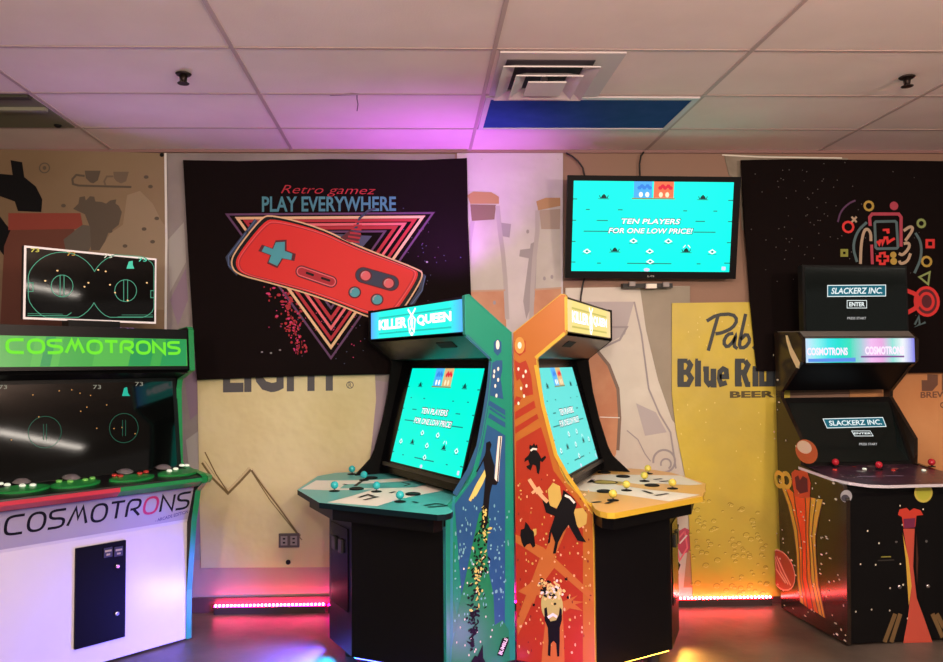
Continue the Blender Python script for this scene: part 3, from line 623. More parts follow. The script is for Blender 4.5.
def game_screen(mb, fr, u0, v0, u1, v1, C, L0=3, tv=False):
    """attract screen: cyan field, two team gates, platforms, two lines of text; u/v rectangle on surface fr"""
    W_, H_ = u1-u0, v1-v0
    q = lambda a, b: (u0+a*W_, v0+b*H_)
    R = lambda a0, b0, a1, b1, m, l: mb.poly(fr, [q(a0,b0),q(a1,b0),q(a1,b1),q(a0,b1)], m, L0+l)
    cyan = C['screen']; R(0,0,1,1,cyan,0)
    dk = E('screen_dark', (.02,.30,.28), .7); bl = E('screen_blue', (.08,.45,.95), 1); rdm = E('screen_red', (.95,.18,.08), 1); wt = E('screen_white', (1,1,1), 1.1); ye = E('screen_cream', (1,.85,.55), 1); br = E('screen_brown', (.35,.28,.10), .8); bk = E('screen_black', (.01,.06,.06), .5)
    R(.375,.82,.49,1,bl,1); R(.50,.82,.625,1,rdm if tv else E('screen_tan', (.75,.48,.22), 1),1); R(.365,.805,.635,.818,br,2)
    for i, x in enumerate((.41,.425,.44,.46,.475)):
        mb.disc(fr, q(x,.93+.02*(i%2)), .014*W_, .022*H_, E('screen_blue2', (.04,.25,.8), 1), L0+2, 6)
        mb.disc(fr, q(x+.13,.93+.02*(i%2)), .014*W_, .022*H_, E('screen_red2', (.75,.02,.05), 1), L0+2, 6)
    for x in (.42,.46,.545,.585): mb.disc(fr, q(x,.855), .013*W_, .03*H_, ye if x > .5 else wt, L0+3, 8)
    for x, y in ((.19,.83),(.81,.83),(.27,.24),(.72,.24)):
        R(x-.035,y-.03,x+.035,y-.022,dk,1)
        mb.poly(fr, [q(x-.02,y-.02),q(x+.02,y-.02),q(x+.012,y+.01),q(x,y+.03),q(x-.012,y+.01)], bk, L0+2)
        mb.stroke(fr, [q(x-.028,y+.012),q(x-.02,y-.02)], .005*W_, bk, L0+2); mb.stroke(fr, [q(x+.028,y+.012),q(x+.02,y-.02)], .005*W_, bk, L0+2)
    mb.stroke(fr, [q(.70,.27),q(.715,.30)], .005*W_, wt, L0+2); mb.stroke(fr, [q(.745,.27),q(.73,.30)], .005*W_, wt, L0+2)
    for a0, a1, y in ((.08,.105,.685),(.28,.31,.685),(.69,.715,.68),(.88,.905,.68),(.15,.22,.565),(.77,.83,.565),(.07,.30,.445),(.76,.90,.445),(.35,.63,.09),(.16,.185,.09),(.79,.815,.09),(0,.025,.80),(.97,1,.80),(0,.022,.565),(.975,1,.565),(0,.022,.33),(.975,1,.33),(0,.025,.10),(.965,1,.10)):
        R(a0,y-.006,a1,y+.006,dk,1)
    for x, y in ((.385,.34),(.605,.34),(.095,.22),(.49,.225),(.885,.225),(.495,.11)):
        mb.stroke(fr, [q(x-.02,y),q(x,y+.025),q(x+.02,y),q(x,y-.02)], .006*W_, wt, L0+2, True); mb.disc(fr, q(x,y), .008*W_, .012*H_, dk, L0+3, 6); R(x-.028,y-.03,x+.028,y-.024,dk,1)
    mb.disc(fr, q(.475,.02), .02*W_, .02*H_, E('screen_lilac', (.7,.7,.95), 1), L0+2, 8); R(.95,.02,.975,.06,E('screen_lilac'),2)
    sh = .12 if tv else .1
    for t_, b in (('TEN PLAYERS', (.305,.53,.675,.59)), ('FOR ONE LOW PRICE!', (.225,.425,.755,.485))):
        a0, b0, a1, b1 = b; o_ = q(a0,b0)+q(a1,b1)
        mb.text(fr, t_, (o_[0]-.004*W_, o_[1]-.008*H_, o_[2]+.006*W_, o_[3]+.008*H_), bk if not tv else E('screen_text_edge', (.0,.35,.38), .7), L0+3, bold=.05, shear=.2)
        mb.text(fr, t_, o_, wt, L0+4, bold=.02, shear=.2)

def art(mb, fr, s, C, sg):
    A = lambda p: Z(440, 340, 4.1375, p); Bz = lambda p: Z(440, 490, 3.85, p)
    pp = lambda px, m, l: mb.ppoly(fr, px, m, l); ps = lambda px, w_, m, l, c=False: mb.pstroke(fr, px, w_, m, l, c)
    rs = random.Random(3 if s < 0 else 5)
    if s < 0:
        blue, aq, grn, dkb = C['blue'], C['light'], C['green'], M('deep_blue_print', (.02,.10,.22), .4)
        # rim line along the front edge
        ps(Z(350,280,6.287,[(733,350),(880,490)]), .018, dkb, 1); ps(A([(212,90),(205,180),(186,300),(160,440),(120,540),(60,640)]), .030, dkb, 1); ps([(454,496),(451.5,520),(451.5,670)], .016, M('teal_rim', (.02,.25,.30), .4), 2)
        pp(A([(222,8),(238,-4),(254,8),(254,48),(238,66),(222,48)]), blue, 1); mb.disc(fr, fr.uv(*A([(238,20)])[0]), .011, .024, offwhite, 2)
        pp(A([(216,96),(232,84),(258,84),(258,120),(250,160),(255,190),(262,245),(228,236),(208,230)]), blue, 1)
        for x, y in ((224,130),(240,120),(222,150),(228,190),(233,230),(240,165)): mb.disc(fr, fr.uv(*A([(x,y)])[0]), .006, .011, offwhite, 2, n=8)
        for k in (0, 52): pp(A([(205,250+k),(270,290+k),(270,312+k),(198,268+k)]), blue, 1)
        pp(A([(195,350),(270,395),(270,700),(268,1200),(100,1200),(60,680),(150,560),(178,440)]), blue, 1)
        ps(A([(205,282),(270,325)]), .01, blue, 1)
        # green lower field
        pp(Bz([(60,540),(65,480),(95,350),(120,230),(150,90),(178,60),(190,120),(180,220),(190,330),(205,400),(210,520),(240,500),(265,540),(268,640),(270,780),(40,780),(46,600)]), grn, 2)
        pp(Bz([(44,200),(56,200),(52,420),(64,480),(60,540),(44,560)]), grn, 2)
        # figure with staff
        ink = INK; gold_ = M('pale_yellow_print', (.70,.62,.16), .45)
        ps(A([(248,398),(240,480),(232,585)]), .024, offwhite, 4); ps(A([(250,400),(236,590)]), .006, ink, 5)
        pp(A([(190,425),(205,418),(212,432),(206,455),(215,490),(225,520),(222,570),(238,590),(232,600),(215,598),(205,640),(195,760),(178,790),(170,760),(180,650),(188,560),(178,500),(188,460)]), ink, 4)
        for k in range(3): ps(A([(205-k*4,505+k*10),(172-k*10,590+k*6),(142-k*10,645+k*10)]), .016, gold_, 3)
        ps(A([(185,480),(165,520),(150,545)]), .008, ink, 4)
        for i in range(260):   # falling flakes
            t = rs.random(); y = 60+560*t; x = 172-52*t+rs.gauss(0, 4+14*math.sin(math.pi*min(1,t*1.1))); 
            p = fr.uv(*Bz([(x,y)])[0]); mb.disc(fr, p, rs.uniform(.003,.008), rs.uniform(.005,.016), (ink, gold_, ink)[rs.randrange(3)] if t < .72 else ink, 5+(i%2), n=5, rot=rs.random()*3)
        for i in range(120):
            x = rs.uniform(55,265); y = rs.uniform(60,520); p = fr.uv(*Bz([(x,y)])[0]); 
            if abs(x-(170-50*(y-60)/560)) > 20: mb.disc(fr, p, rs.uniform(.002,.006), rs.uniform(.004,.012), M('pale_aqua_print', (.20,.50,.55), .45), 4, n=6)
        for i in range(22): x = rs.uniform(60,200); y = rs.uniform(200,640); mb.disc(fr, fr.uv(*Bz([(x,y)])[0]), .004, .006, offwhite, 6, n=6)
        pp(Bz([(218,635),(238,570),(262,565),(262,585),(240,640)]), ink, 6); mb.text(fr, 'BUMBLE', None, white, 8, bold=.03, px=fr.P(Bz([(222,628),(248,567),(260,572),(236,634)])))
        ps(Bz([(125,668),(135,650),(148,655),(158,620),(155,650),(165,668)]), .03, ink, 6)
    else:
        red, ora, yl = C['red'], C['light'], C['trim']; ink = INK; mu = M('mustard_wing_print', (.62,.45,.10), .45); dots = M('peach_dot_print', (.85,.50,.25), .45)
        pp(A([(308,5),(330,-8),(354,5),(354,48),(330,66),(308,48)]), red, 1); mb.disc(fr, fr.uv(*A([(330,22)])[0]), .028, .044, M('amber_print', (.62,.30,.06), .45), 2); mb.disc(fr, fr.uv(*A([(330,22)])[0]), .011, .018, offwhite, 3)
        pp(A([(308,82),(330,96),(355,84),(362,100),(378,150),(386,225),(345,235),(340,205),(345,190),(330,160),(318,170),(312,140)]), red, 1)
        pp(A([(308,250),(316,232),(340,240),(325,262),(308,272)]), red, 1)
        for x, y in ((325,120),(345,150),(355,130),(358,190),(348,232),(336,200),(325,262)): mb.disc(fr, fr.uv(*A([(x,y)])[0]), .006, .010, offwhite, 2, n=8)
        pp(A([(310,298),(390,250),(396,280),(310,330)]), red, 1); pp(A([(312,360),(402,305),(408,325),(312,388)]), red, 1)
        pp(A([(314,420),(418,360),(440,430),(470,540),(545,640),(592,700),(592,810),(592,1400),(300,1400),(304,800)]), red, 1)
        # crossing light rays
        pp(Bz([(290,170),(400,222),(430,250),(590,400),(590,430),(440,300),(380,380),(300,560),(296,500),(360,330),(385,262),(290,200)]), ora, 2)
        pp(Bz([(405,240),(470,60),(500,120),(440,262),(420,290)]), ora, 2)
        pp(Bz([(300,390),(345,360),(365,330),(372,360),(410,370),(395,400),(372,405),(360,440),(345,410)]), ora, 3)
        pp(Bz([(410,470),(425,430),(470,430),(475,500),(480,660),(482,760),(392,760),(396,600)]), ora, 3)
        pp(Bz([(470,430),(530,405),(510,425),(555,430),(520,440),(550,465),(500,455),(480,470)]), ora, 3)
        for i in range(150):
            x = rs.uniform(300,588); y = rs.uniform(-60,640); p = fr.uv(*Bz([(x,y)])[0]); mb.disc(fr, p, rs.uniform(.002,.006), rs.uniform(.003,.009), rs.choice([dots, dots, mu, M('dark_red_print', (.20,.015,.015), .5)]), 3, n=7)
        # small winged figure, top
        pp(A([(372,432),(382,438),(390,425),(396,438),(402,430),(405,445),(398,455),(410,470),(420,490),(436,478),(440,486),(424,506),(416,500),(415,530),(410,555),(402,550),(398,520),(385,515),(376,540),(362,530),(358,522),(372,515),(365,495),(350,505),(352,490),(366,478),(374,462),(370,445)]), ink, 5)
        ps(A([(376,458),(386,450),(402,452)]), .010, offwhite, 6)
        # large winged figure
        pp(Z(490,430,2.852,[(165,170),(180,150),(200,160),(205,200),(195,225),(170,215)]), mu, 4); pp(Z(490,430,2.852,[(240,225),(265,222),(278,240),(275,268),(255,280),(240,265)]), mu, 4)
        pp(Z(490,430,2.852,[(150,200),(165,195),(172,215),(190,225),(205,195),(210,170),(222,180),(240,195),(248,210),(240,235),(248,270),(262,300),(275,320),(250,315),(235,290),(225,270),(210,290),(195,320),(188,352),(180,352),(186,320),(175,290),(172,320),(165,325),(170,290),(180,262),(185,245),(160,235)]), ink, 5)
        ps(Z(490,430,2.852,[(214,186),(228,192),(242,208)]), .012, offwhite, 6); ps(Z(490,430,2.852,[(112,140),(128,165),(150,190),(165,205)]), .02, M('blade_print', (.80,.45,.22), .4), 5); ps(Z(490,430,2.852,[(120,180),(140,165),(150,180)]), .014, M('blade_print'), 5)
        # small crouching figure
        pp(Bz([(312,152),(325,148),(330,122),(342,135),(350,150),(362,160),(365,190),(368,215),(358,222),(348,205),(335,210),(325,222),(315,200),(310,175)]), ink, 5); pp(Bz([(358,150),(372,148),(372,170),(362,180)]), mu, 5)
        # figure lifting a jar
        mb.disc(fr, fr.uv(*Bz([(432,445)])[0]), .058, .088, M('jar_green_print', (.50,.48,.14), .45), 5); 
        pp(Bz([(402,455),(412,450),(416,485),(426,505),(448,500),(458,480),(462,450),(470,460),(470,500),(462,530),(462,580),(460,640),(452,640),(448,590),(438,580),(428,590),(426,640),(416,635),(418,580),(416,530),(404,500)]), ink, 6)
        ps(Bz([(416,490),(436,478),(452,488)]), .014, offwhite, 7)
        for i in range(110): p = fr.uv(*Bz([(432+rs.gauss(0,26), 385+rs.gauss(0,22))])[0]); mb.disc(fr, p, .007, .009, rs.choice([ink, M('flake_gold_print', (.80,.62,.22), .45), offwhite]), 5, n=5, rot=rs.random()*3)
        ps([(569,478),(577,489),(596,514),(597.5,530),(598,690)], .020, C['trim'], 4); ps([(536,365),(543,405),(556,455),(569,478)], .020, C['trim'], 4); ps([(566,297),(566.5,330)], .016, C['trim'], 4); ps([(565,333),(535.5,358)], .016, C['trim'], 4)

cyanG = E('glow_cyan', (.01,.25,1), 14); blueG = E('glow_blue', (.06,.08,1), 14); amberG = E('glow_amber', (1,.35,.04), 14)
TEAL = dict(lamps=[(.735,.62,.05,.0,.30,(.02,.42,1),3.5),(.80,.72,.18,.14,.35,(.10,.09,1),13),(.56,.20,.05,-.05,.4,(.12,.15,1),2)], end=(.10,.40,.95), cen=(.02,.90,.72), hue='marquee_teal_hue_', base=M('teal_laminate', (.008,.26,.17), .32), trim=M('teal_edge', (.015,.34,.25), .35), trim2=black, blue=M('blue_print', (.018,.095,.25), .35), green=M('green_print', (.008,.23,.085), .35), light=M('aqua_print', (.04,.42,.40), .35),
  mq=E('marquee_aqua', (.02,.90,.72), 1.15), mq_dark=E('marquee_deep_aqua', (.02,.55,.50), 1), screen=E('screen_aqua', (.0,.92,.68), 1.05),
  deck=M('deck_teal', (.08,.46,.45), .35), deck_edge=M('deck_edge_dark', (.002,.012,.018), .4, spec=.2), stick=M('stick_aqua', (.03,.50,.55), .25),
  glow=[((.70,.46),(.70,.79),cyanG),((.70,.46),(.39,.05),blueG)], side_label='teal and blue printed side panel', mq_label='lit aqua header sign')
ORG = dict(lamps=[(.735,.62,.06,.0,.30,(1,.50,.08),2),(.56,.20,.06,-.06,.4,(1,.42,.06),2)], end=(.85,.60,.32), cen=(.80,.66,.22), hue='marquee_gold_hue_', base=M('orange_laminate', (.46,.145,.022), .32), trim=M('yellow_edge', (.66,.42,.04), .35), trim2=black, red=M('red_orange_print', (.40,.034,.012), .35), light=M('orange_print', (.50,.15,.03), .35),
  mq=E('marquee_gold', (.80,.66,.22), 1.1), mq_dark=E('marquee_olive', (.55,.48,.12), 1), screen=E('screen_pale_aqua', (.12,.78,.74), .95),
  deck=M('deck_orange', (.80,.46,.13), .35), deck_edge=M('deck_edge_yellow', (.72,.47,.04), .35), stick=M('stick_yellow', (.70,.60,.10), .25),
  glow=[((.70,.46),(.70,.79),amberG),((.70,.46),(.39,.05),E('glow_yellow', (1,.6,.05), 12))], side_label='orange and red printed side panel', mq_label='lit gold header sign')
k1 = kq(-1, .50062, 4.06845, 1.0999, TEAL)
tag(k1, 'teal arcade cabinet with aqua screen and angled joystick deck, left of the pair', 'arcade machine', 'pair of cabinets back to back')
k2 = kq(1, .50870, 4.06265, 1.1342, ORG)
tag(k2, 'orange arcade cabinet with gold header and yellow edged deck, right of the pair', 'arcade machine', 'pair of cabinets back to back')

# purple floor light at the foot of the pair
pm = MB(); pc = Vector((.455, 3.97, 0)); pm.lathe(pc, [(.05,0),(.055,.02),(.06,.06),(.05,.085)], M('navy_plastic', (.01,.01,.05), .3), 20); pm.lathe(pc+Vector((0,0,.0855)), [(.042,0),(.042,.003)], E('violet_lens', (.5,.1,1), 3), 20)
tag(pm.build('floor_light', smooth=True), 'small dark blue floor light glowing violet between the two cabinets', 'light')
lamp('violet_lamp', 'POINT', (.78, 3.52, .07), (0,0,0), (.62,.10,1), 5.5, rad=.06)

# ------------------------------------------------------------------ left cabinet (COSMOTRONS)
ang = math.radians(45)
root = empty('arcade_cabinet', (-1.3702, 4.7435, 0), ang)
tag(root, 'wide white arcade cabinet with green edges reading COSMOTRONS at left', 'arcade machine')
RM = root.matrix_basis
def G(x, y, z): return RM @ Vector((x, y, z))
CW = 1.62
grnE = M('green_edge', (.012,.26,.07), .35); whitep = M('white_laminate', (.66,.63,.68), .28, noise=1.1, col2=(.60,.57,.63)); lav = M('lavender_laminate', (.40,.37,.46), .3)
prof = [(0,0),(.02,-.0),(0,.0)]
prof = [(0,.01),(-.004,.30),(-.055,.72),(-.10,.90),(-.17,.955),(-.18,.985),(-.15,1.0),(.10,1.03),(.117,1.06),(.14,1.50),(.125,1.56),(.02,1.60),(-.02,1.615),(.0,1.86),(.015,1.875),(.06,1.87),(.42,1.83),(.60,1.78),(.60,.01)]
def side(x0, x1, nm):
    m_ = MB(); A = [G(x0,y,z) for y,z in prof]; Bq = [G(x1,y,z) for y,z in prof]; m_.prism(A, Bq, black)
    o = m_.build(nm, root); t = MB(); n = len(prof)
    for k in range(0, n-3):
        (y0,z0),(y1,z1) = prof[k], prof[k+1]; d = Vector((y1-y0, z1-z0)).normalized(); nn = Vector((-d.y, d.x))*.004
        a = [G(x0-.004,y0,z0),G(x1+.004,y0,z0),G(x1+.004,y1,z1),G(x0-.004,y1,z1)]; off = RM.to_3x3() @ Vector((0,nn.x,nn.y)); t.prism(a, [p+off for p in a], grnE)
    t.build('edge_trim', o)
side(-.026, 0, 'side_panel'); side(-CW, -CW+.026, 'side_panel')
X0, X1 = -CW+.026, -.026
def slab3(name, pts, mat, bev=0, par=root, x0=X0, x1=X1):
    m_ = MB(); m_.prism([G(x0,y,z) for y,z in pts], [G(x1,y,z) for y,z in pts], mat); return m_.build(name, par, bevel=bev)
ff = Frame(G(0,.0,0), RM.to_3x3() @ Vector((1,0,0)), (0,0,1))        # vertical front face
# front panel: vertical lower part, slanted upper band
m_ = MB()
m_.prism([G(X0,y,z) for y,z in ((.004,.012),(.03,.012),(.03,.93),(-.08,.93),(0.002,.70))], [G(X1,y,z) for y,z in ((.004,.012),(.03,.012),(.03,.93),(-.08,.93),(0.002,.70))], whitep)
upf = Frame(G(0,.002,.70), RM.to_3x3() @ Vector((1,0,0)), RM.to_3x3() @ Vector((0,-.082,.23)))
upf.n = upf.n if upf.n.dot(RM.to_3x3() @ Vector((0,-1,0))) > 0 else -upf.n
m_.poly(upf, [(X0,.018),(X1,.022),(X1,.242),(X0,.242)], lav, 1)
bxl, bxr = upf.uv(6.5,533), upf.uv(189,493); b0 = upf.uv(7,516); b1 = upf.uv(188,509)
c0_, c1_ = min(bxl[0], b0[0]), b1[0]
techtext(m_, upf, 'COSMOTRONS', (c0_, (bxl[1]+b1[1])/2, c1_, (b0[1]+bxr[1])/2), .015, INK, 3, alt=7, altmat=M('crimson_letter', (.55,.02,.10), .4))
m_.text(upf, '- ARCADE EDITION', None, M('violet_ink', (.10,.07,.22), .5), 3, bold=.02, px=upf.P([(155,519),(188,509.5),(188,513),(155,522)]))
fp = m_.build('front_panel', root)
# coin door
dc = [ff.uv(76,549), ff.uv(125.6,539), ff.uv(124,638), ff.uv(73,648)]
dx0, dx1, dz0, dz1 = (dc[0][0]+dc[3][0])/2, (dc[1][0]+dc[2][0])/2, (dc[2][1]+dc[3][1])/2, (dc[0][1]+dc[1][1])/2
m_ = MB(); m_.slab(ff, [(dx0,dz0),(dx1,dz0),(dx1,dz1),(dx0,dz1)], -.003, .010, M('coin_door_black', (.004,.0035,.004), .5, spec=.08)); cdo = m_.build('coin_door', root, bevel=.004)
for (x, y) in ((107,552),(117.5,551)):
    c = ff.uv(x, y); m_ = MB(); m_.slab(ff, [(c[0]-.024,c[1]-.026),(c[0]+.024,c[1]-.026),(c[0]+.024,c[1]+.026),(c[0]-.024,c[1]+.026)], .0105, .016, M('slot_dark', (.03,.028,.025), .4))
    m_.slab(ff, [(c[0]-.018,c[1]+.004),(c[0]+.018,c[1]+.004),(c[0]+.018,c[1]+.014),(c[0]-.018,c[1]+.014)], .016, .018, M('slot_cream', (.42,.36,.20), .5)); m_.slab(ff, [(c[0]-.010,c[1]-.016),(c[0]+.010,c[1]-.016),(c[0]+.010,c[1]-.006),(c[0]-.010,c[1]-.006)], .016, .018, M('slot_cream')); m_.build('coin_slot', cdo)
for (x, y) in ((116.5,566),(116,613)):
    c = ff.uv(x, y); m_ = MB(); m_.lathe(ff.at(c[0], c[1], .0102), [(.013,0),(.013,.008),(.009,.011)], chrome, 14, ax=ff.n); m_.build('lock', cdo, smooth=True)
# deck
slab3('control_panel', [(-.15,.962),(-.165,.975),(-.16,.992),(.11,1.03),(.11,1.0),(-.02,.95)], M('deck_black', (.006,.006,.007), .3))
m_ = MB(); ex = upf.uv(114,488)[0]
for a0, a1, mt in ((X0, ex, M('red_edge', (.55,.035,.07), .35)), (ex, X1, grnE)):
    m_.prism([G(a0,y,z) for y,z in ((-.13,.930),(-.175,.962),(-.175,.984),(-.155,.972))], [G(a1,y,z) for y,z in ((-.13,.930),(-.175,.962),(-.175,.984),(-.155,.972))], mt)
m_.build('deck_edge', root)
slab3('deck_underside', [(-.08,.93),(-.13,.929),(-.15,.96),(-.02,.949),(0.03,.93)], black)
# right outer deck corner wing
m_ = MB(); m_.prism([G(.001,y,z) for y,z in ((-.15,.945),(-.19,.965),(-.19,.99),(.12,1.01),(.12,.96))], [G(.05,y,z) for y,z in ((-.13,.945),(-.15,.965),(-.15,.99),(.10,1.01),(.10,.96))], grnE); m_.build('deck_wing', root)
dkf = Frame(G(0,-.16,.992), RM.to_3x3() @ Vector((1,0,0)), RM.to_3x3() @ Vector((0,.27,.038)))
dkf.n = dkf.n if dkf.n.z > 0 else -dkf.n
z7 = lambda p: Z(0, 440, 4.286, p)
pods = [((100,215),(90,190),[(30,205,0),(95,208,0),(140,206,0),(0,200,0)]), ((325,193),(305,172),[(252,190,1),(300,190,1),(365,183,1),(395,176,1)]), ((566,168),(535,147),[(490,163,2),(515,166,2),(598,155,2),(625,148,2)]), ((765,145),(700,128),[(725,143,0),(752,135,0),(778,120,0),(800,120,0)])]
podm = M('pod_green', (.012,.24,.05), .3)
btn = [M('button_white', (.75,.85,.72), .25, emit=.25), M('button_green', (.16,.50,.10), .25, emit=.1), M('button_red', (.55,.05,.04), .25)]
for (pc_, tb, bs) in pods:
    c = dkf.uv(*z7([pc_])[0]); m_ = MB()
    pts = [(c[0]+.13*math.cos(t)*(1-.12*abs(math.sin(t))), c[1]+.062*math.sin(t)) for t in [2*math.pi*i/22 for i in range(22)]]
    m_.slab(dkf, pts, .0005, .012, podm); pd = m_.build('player_plate', root, bevel=.003)
    q_ = dkf.uv(*z7([tb])[0]); m_ = MB(); m_.lathe(dkf.at(q_[0], q_[1], .0125), [(.046,0),(.046,.004),(.038,.008),(.034,.012),(.022,.018),(.004,.020)], M('knob_grey', (.16,.15,.16), .25), 20, ax=dkf.n); m_.build('spinner_knob', pd, smooth=True)
    for bx_, by_, k in bs:
        q_ = dkf.uv(*z7([(bx_, by_)])[0]); m_ = MB(); m_.lathe(dkf.at(q_[0], q_[1], .0125), [(.016,0),(.016,.006),(.012,.010)], btn[k], 12, ax=dkf.n); m_.build('button', pd, smooth=True)
# screen bay
slab3('screen_bezel', [(.075,1.02),(.095,1.02),(.175,1.60),(.155,1.60)], black)
m_ = MB(); csf = Frame(G(0,.0745,1.02), RM.to_3x3() @ Vector((1,0,0)), RM.to_3x3() @ Vector((0,.08,.58)))
csf.n = csf.n if csf.n.dot(RM.to_3x3() @ Vector((0,-1,0))) > 0 else -csf.n
m_.slab(csf, [(X0+.03,.01),(X1-.03,.01),(X1-.03,.53),(X0+.03,.53)], .001, .006, glassblack)
csf.o += csf.n*.006
dim = E('dim_green_line', (.03,.25,.15), .35); dimw = E('dim_score', (.45,.45,.35), .5)
for x, y in ((2,387),(96,387),(138,384)): m_.text(csf, '73', None, dimw, 1, px=csf.P([(x-3,y-2),(x+5,y-2),(x+5,y+2),(x-3,y+2)]))
m_.ppoly(csf, [(122,396),(124,388),(127,387),(128,393),(130,396)], E('teal_marker', (.02,.5,.35), .8), 1)
for x, y in ((45,432),(124,428)):
    m_.ring(csf, csf.uv(x,y), .085, .003, dim, 1, n=20); m_.pstroke(csf, [(x-1.5,y-8),(x-1.5,y+8)], .003, dim, 1); m_.pstroke(csf, [(x+1.5,y-8),(x+1.5,y+8)], .003, dim, 1)
for i in range(14): m_.disc(csf, csf.uv(random.uniform(5,150), random.uniform(385,440)), .004, .004, E('dim_lamp_glint', (.7,.35,.10), .6), 1, n=6)  # small lamp reflections painted on the screen as dim orange dots
m_.build('screen', root)
# marquee
m_ = MB(); mqf = Frame(G(0,-.012,1.62), RM.to_3x3() @ Vector((1,0,0)), RM.to_3x3() @ Vector((0,.016,.19)))
mqf.n = mqf.n if mqf.n.dot(RM.to_3x3() @ Vector((0,-1,0))) > 0 else -mqf.n
gq = mqf.P([(0,334.5),(186.5,340),(186.5,365.5),(0,367.5)])
m_.slab(mqf, [(X0,-.0),(X1,-.0),(X1,.24),(X0,.24)], -.02, -.001, black)
gz0, gz1 = (gq[2][1]+gq[3][1])/2, (gq[0][1]+gq[1][1])/2
gm = M('lit_green_panel', (.02,.12,.03), .25, emit=.42, ecol=(.045,.42,.06)); gm2 = M('lit_green_stripe', (.02,.14,.03), .25, emit=.42, ecol=(.09,.50,.07)); gm3 = M('lit_green_deep', (.01,.1,.03), .25, emit=.40, ecol=(.01,.34,.09))
m_.poly(mqf, [(X0+.02,gz0),(gq[1][0],gz0),(gq[1][0],gz1),(X0+.02,gz1)], gm, 1)
for x0_, x1_, mm in ((30,58,gm2),(92,128,gm2),(128,150,gm3),(160,186,gm3),(40,50,gm3)): 
    a_, b_, c_, d_ = mqf.uv(x0_,366)[0], mqf.uv(x1_,366)[0], mqf.uv(x1_+6,340)[0], mqf.uv(x0_+6,340)[0]
    m_.poly(mqf, [(a_,gz0+.002),(b_,gz0+.002),(min(c_,gq[1][0]-.002),gz1-.002),(min(d_,gq[1][0]-.002),gz1-.002)], mm, 2)
t0, t1 = mqf.uv(7,347), mqf.uv(180,347)
techtext(m_, mqf, 'COSMOTRONS', (t0[0],mqf.uv(90,353)[1],t1[0],mqf.uv(90,341)[1]), .017, E('bright_green_letters', (.16,.80,.03), .95), 4)
mk = m_.build('marquee', root); mk['label'] = 'lit green header sign reading COSMOTRONS'
slab3('marquee_housing', [(.0,1.60),(.13,1.57),(.17,1.60),(.17,1.64),(.03,1.63),(.02,1.62)], black)
slab3('top_panel', [(.018,1.855),(.06,1.862),(.42,1.822),(.59,1.775),(.59,1.76),(.42,1.80),(.018,1.84)], black)
slab3('back_panel', [(.575,.02),(.597,.02),(.597,1.76),(.575,1.76)], black)
# topper monitor
mf = Frame(G(0,.30,0), RM.to_3x3() @ Vector((1,0,0)), (0,0,1)); mf.n = mf.n if mf.n.dot(RM.to_3x3() @ Vector((0,-1,0))) > 0 else -mf.n
cs = [mf.uv(24,245.5), mf.uv(157,258.5), mf.uv(155.5,323), mf.uv(23,320)]
m0, m1, n0, n1 = (cs[0][0]+cs[3][0])/2, (cs[1][0]+cs[2][0])/2, (cs[2][1]+cs[3][1])/2, (cs[0][1]+cs[1][1])/2
m_ = MB(); m_.slab(mf, [(m0,n0),(m1,n0),(m1,n1),(m0,n1)], -.035, 0, black, capB=M('monitor_white_edge', (.75,.68,.66), .4, emit=.25)); tm = m_.build('topper_monitor', root)
m_ = MB(); e_ = .012; m_.slab(mf, [(m0+e_,n0+e_),(m1-e_,n0+e_),(m1-e_,n1-e_),(m0+e_,n1-e_)], .0005, .003, glassblack); mf.o += mf.n*.003
gl = E('court_green', (.10,.42,.26), .75); L_ = lambda p, w_=.004, c=False: m_.pstroke(mf, p, w_, gl, 1, c)
zc = lambda p: Z(0, 220, 2.548, p)
cc1 = [(158+92*math.cos(math.radians(a)), 170-88*math.sin(math.radians(a))) for a in range(27, 335, 9)]
cc2 = [(322-92*math.cos(math.radians(a)), 172-88*math.sin(math.radians(a))) for a in range(27, 335, 9)]
cl_ = lambda p: [(min(max(x,72),392), min(max(y,72+.07*(x-60)),248)) for x, y in p]
L_(zc(cl_(cc1))); L_(zc(cl_(cc2)))
for (x, y) in ((158,168),(320,180)):
    L_(zc([(x+28*math.cos(t/18*2*math.pi), y+28*math.sin(t/18*2*math.pi)) for t in range(18)]), .004, True); L_(zc([(x-5,y-27),(x-5,y+27)])); L_(zc([(x+5,y-27),(x+5,y+27)]))
L_(zc([(70,243),(170,244),(182,236)])); L_(zc([(300,247),(390,247)])); L_(zc([(70,160),(84,160),(84,182),(70,182)])); L_(zc([(392,180),(384,180),(384,198),(392,198)])); L_(zc([(70,238),(160,240)]), .002); L_(zc([(310,242),(390,242)]), .002)
for x, y, m__ in ((88,77,E('score_yellow', (.7,.6,.1), .8)),(180,86,E('score_orange', (.7,.35,.05), .7)),(274,92,E('score_cream', (.8,.75,.6), .8)),(362,101,E('score_green', (.1,.7,.45), .8))): m_.text(mf, '73', None, m__, 1, bold=.02, px=mf.P(zc([(x-10,y-5),(x+12,y-5),(x+12,y+5),(x-10,y+5)])))
m_.ppoly(mf, zc([(322,124),(328,106),(338,104),(338,114),(342,124)]), E('score_green'), 1)
for x, y in ((146,129),(269,131),(250,127),(374,160),(115,155),(225,160),(280,165),(325,205),(293,185),(215,170)): m_.disc(mf, mf.uv(*zc([(x,y)])[0]), .006, .005, E('painted_lamp_glint', (1,.6,.25), 1), 2, n=7)  # orange reflections of lamps, painted onto the glass as glowing dots
m_.build('screen', tm)
m_ = MB(); m_.box(G((m0+m1)/2,.33,1.86), (.30,.10,.10), black, RM.to_3x3()); m_.build('bracket', tm)

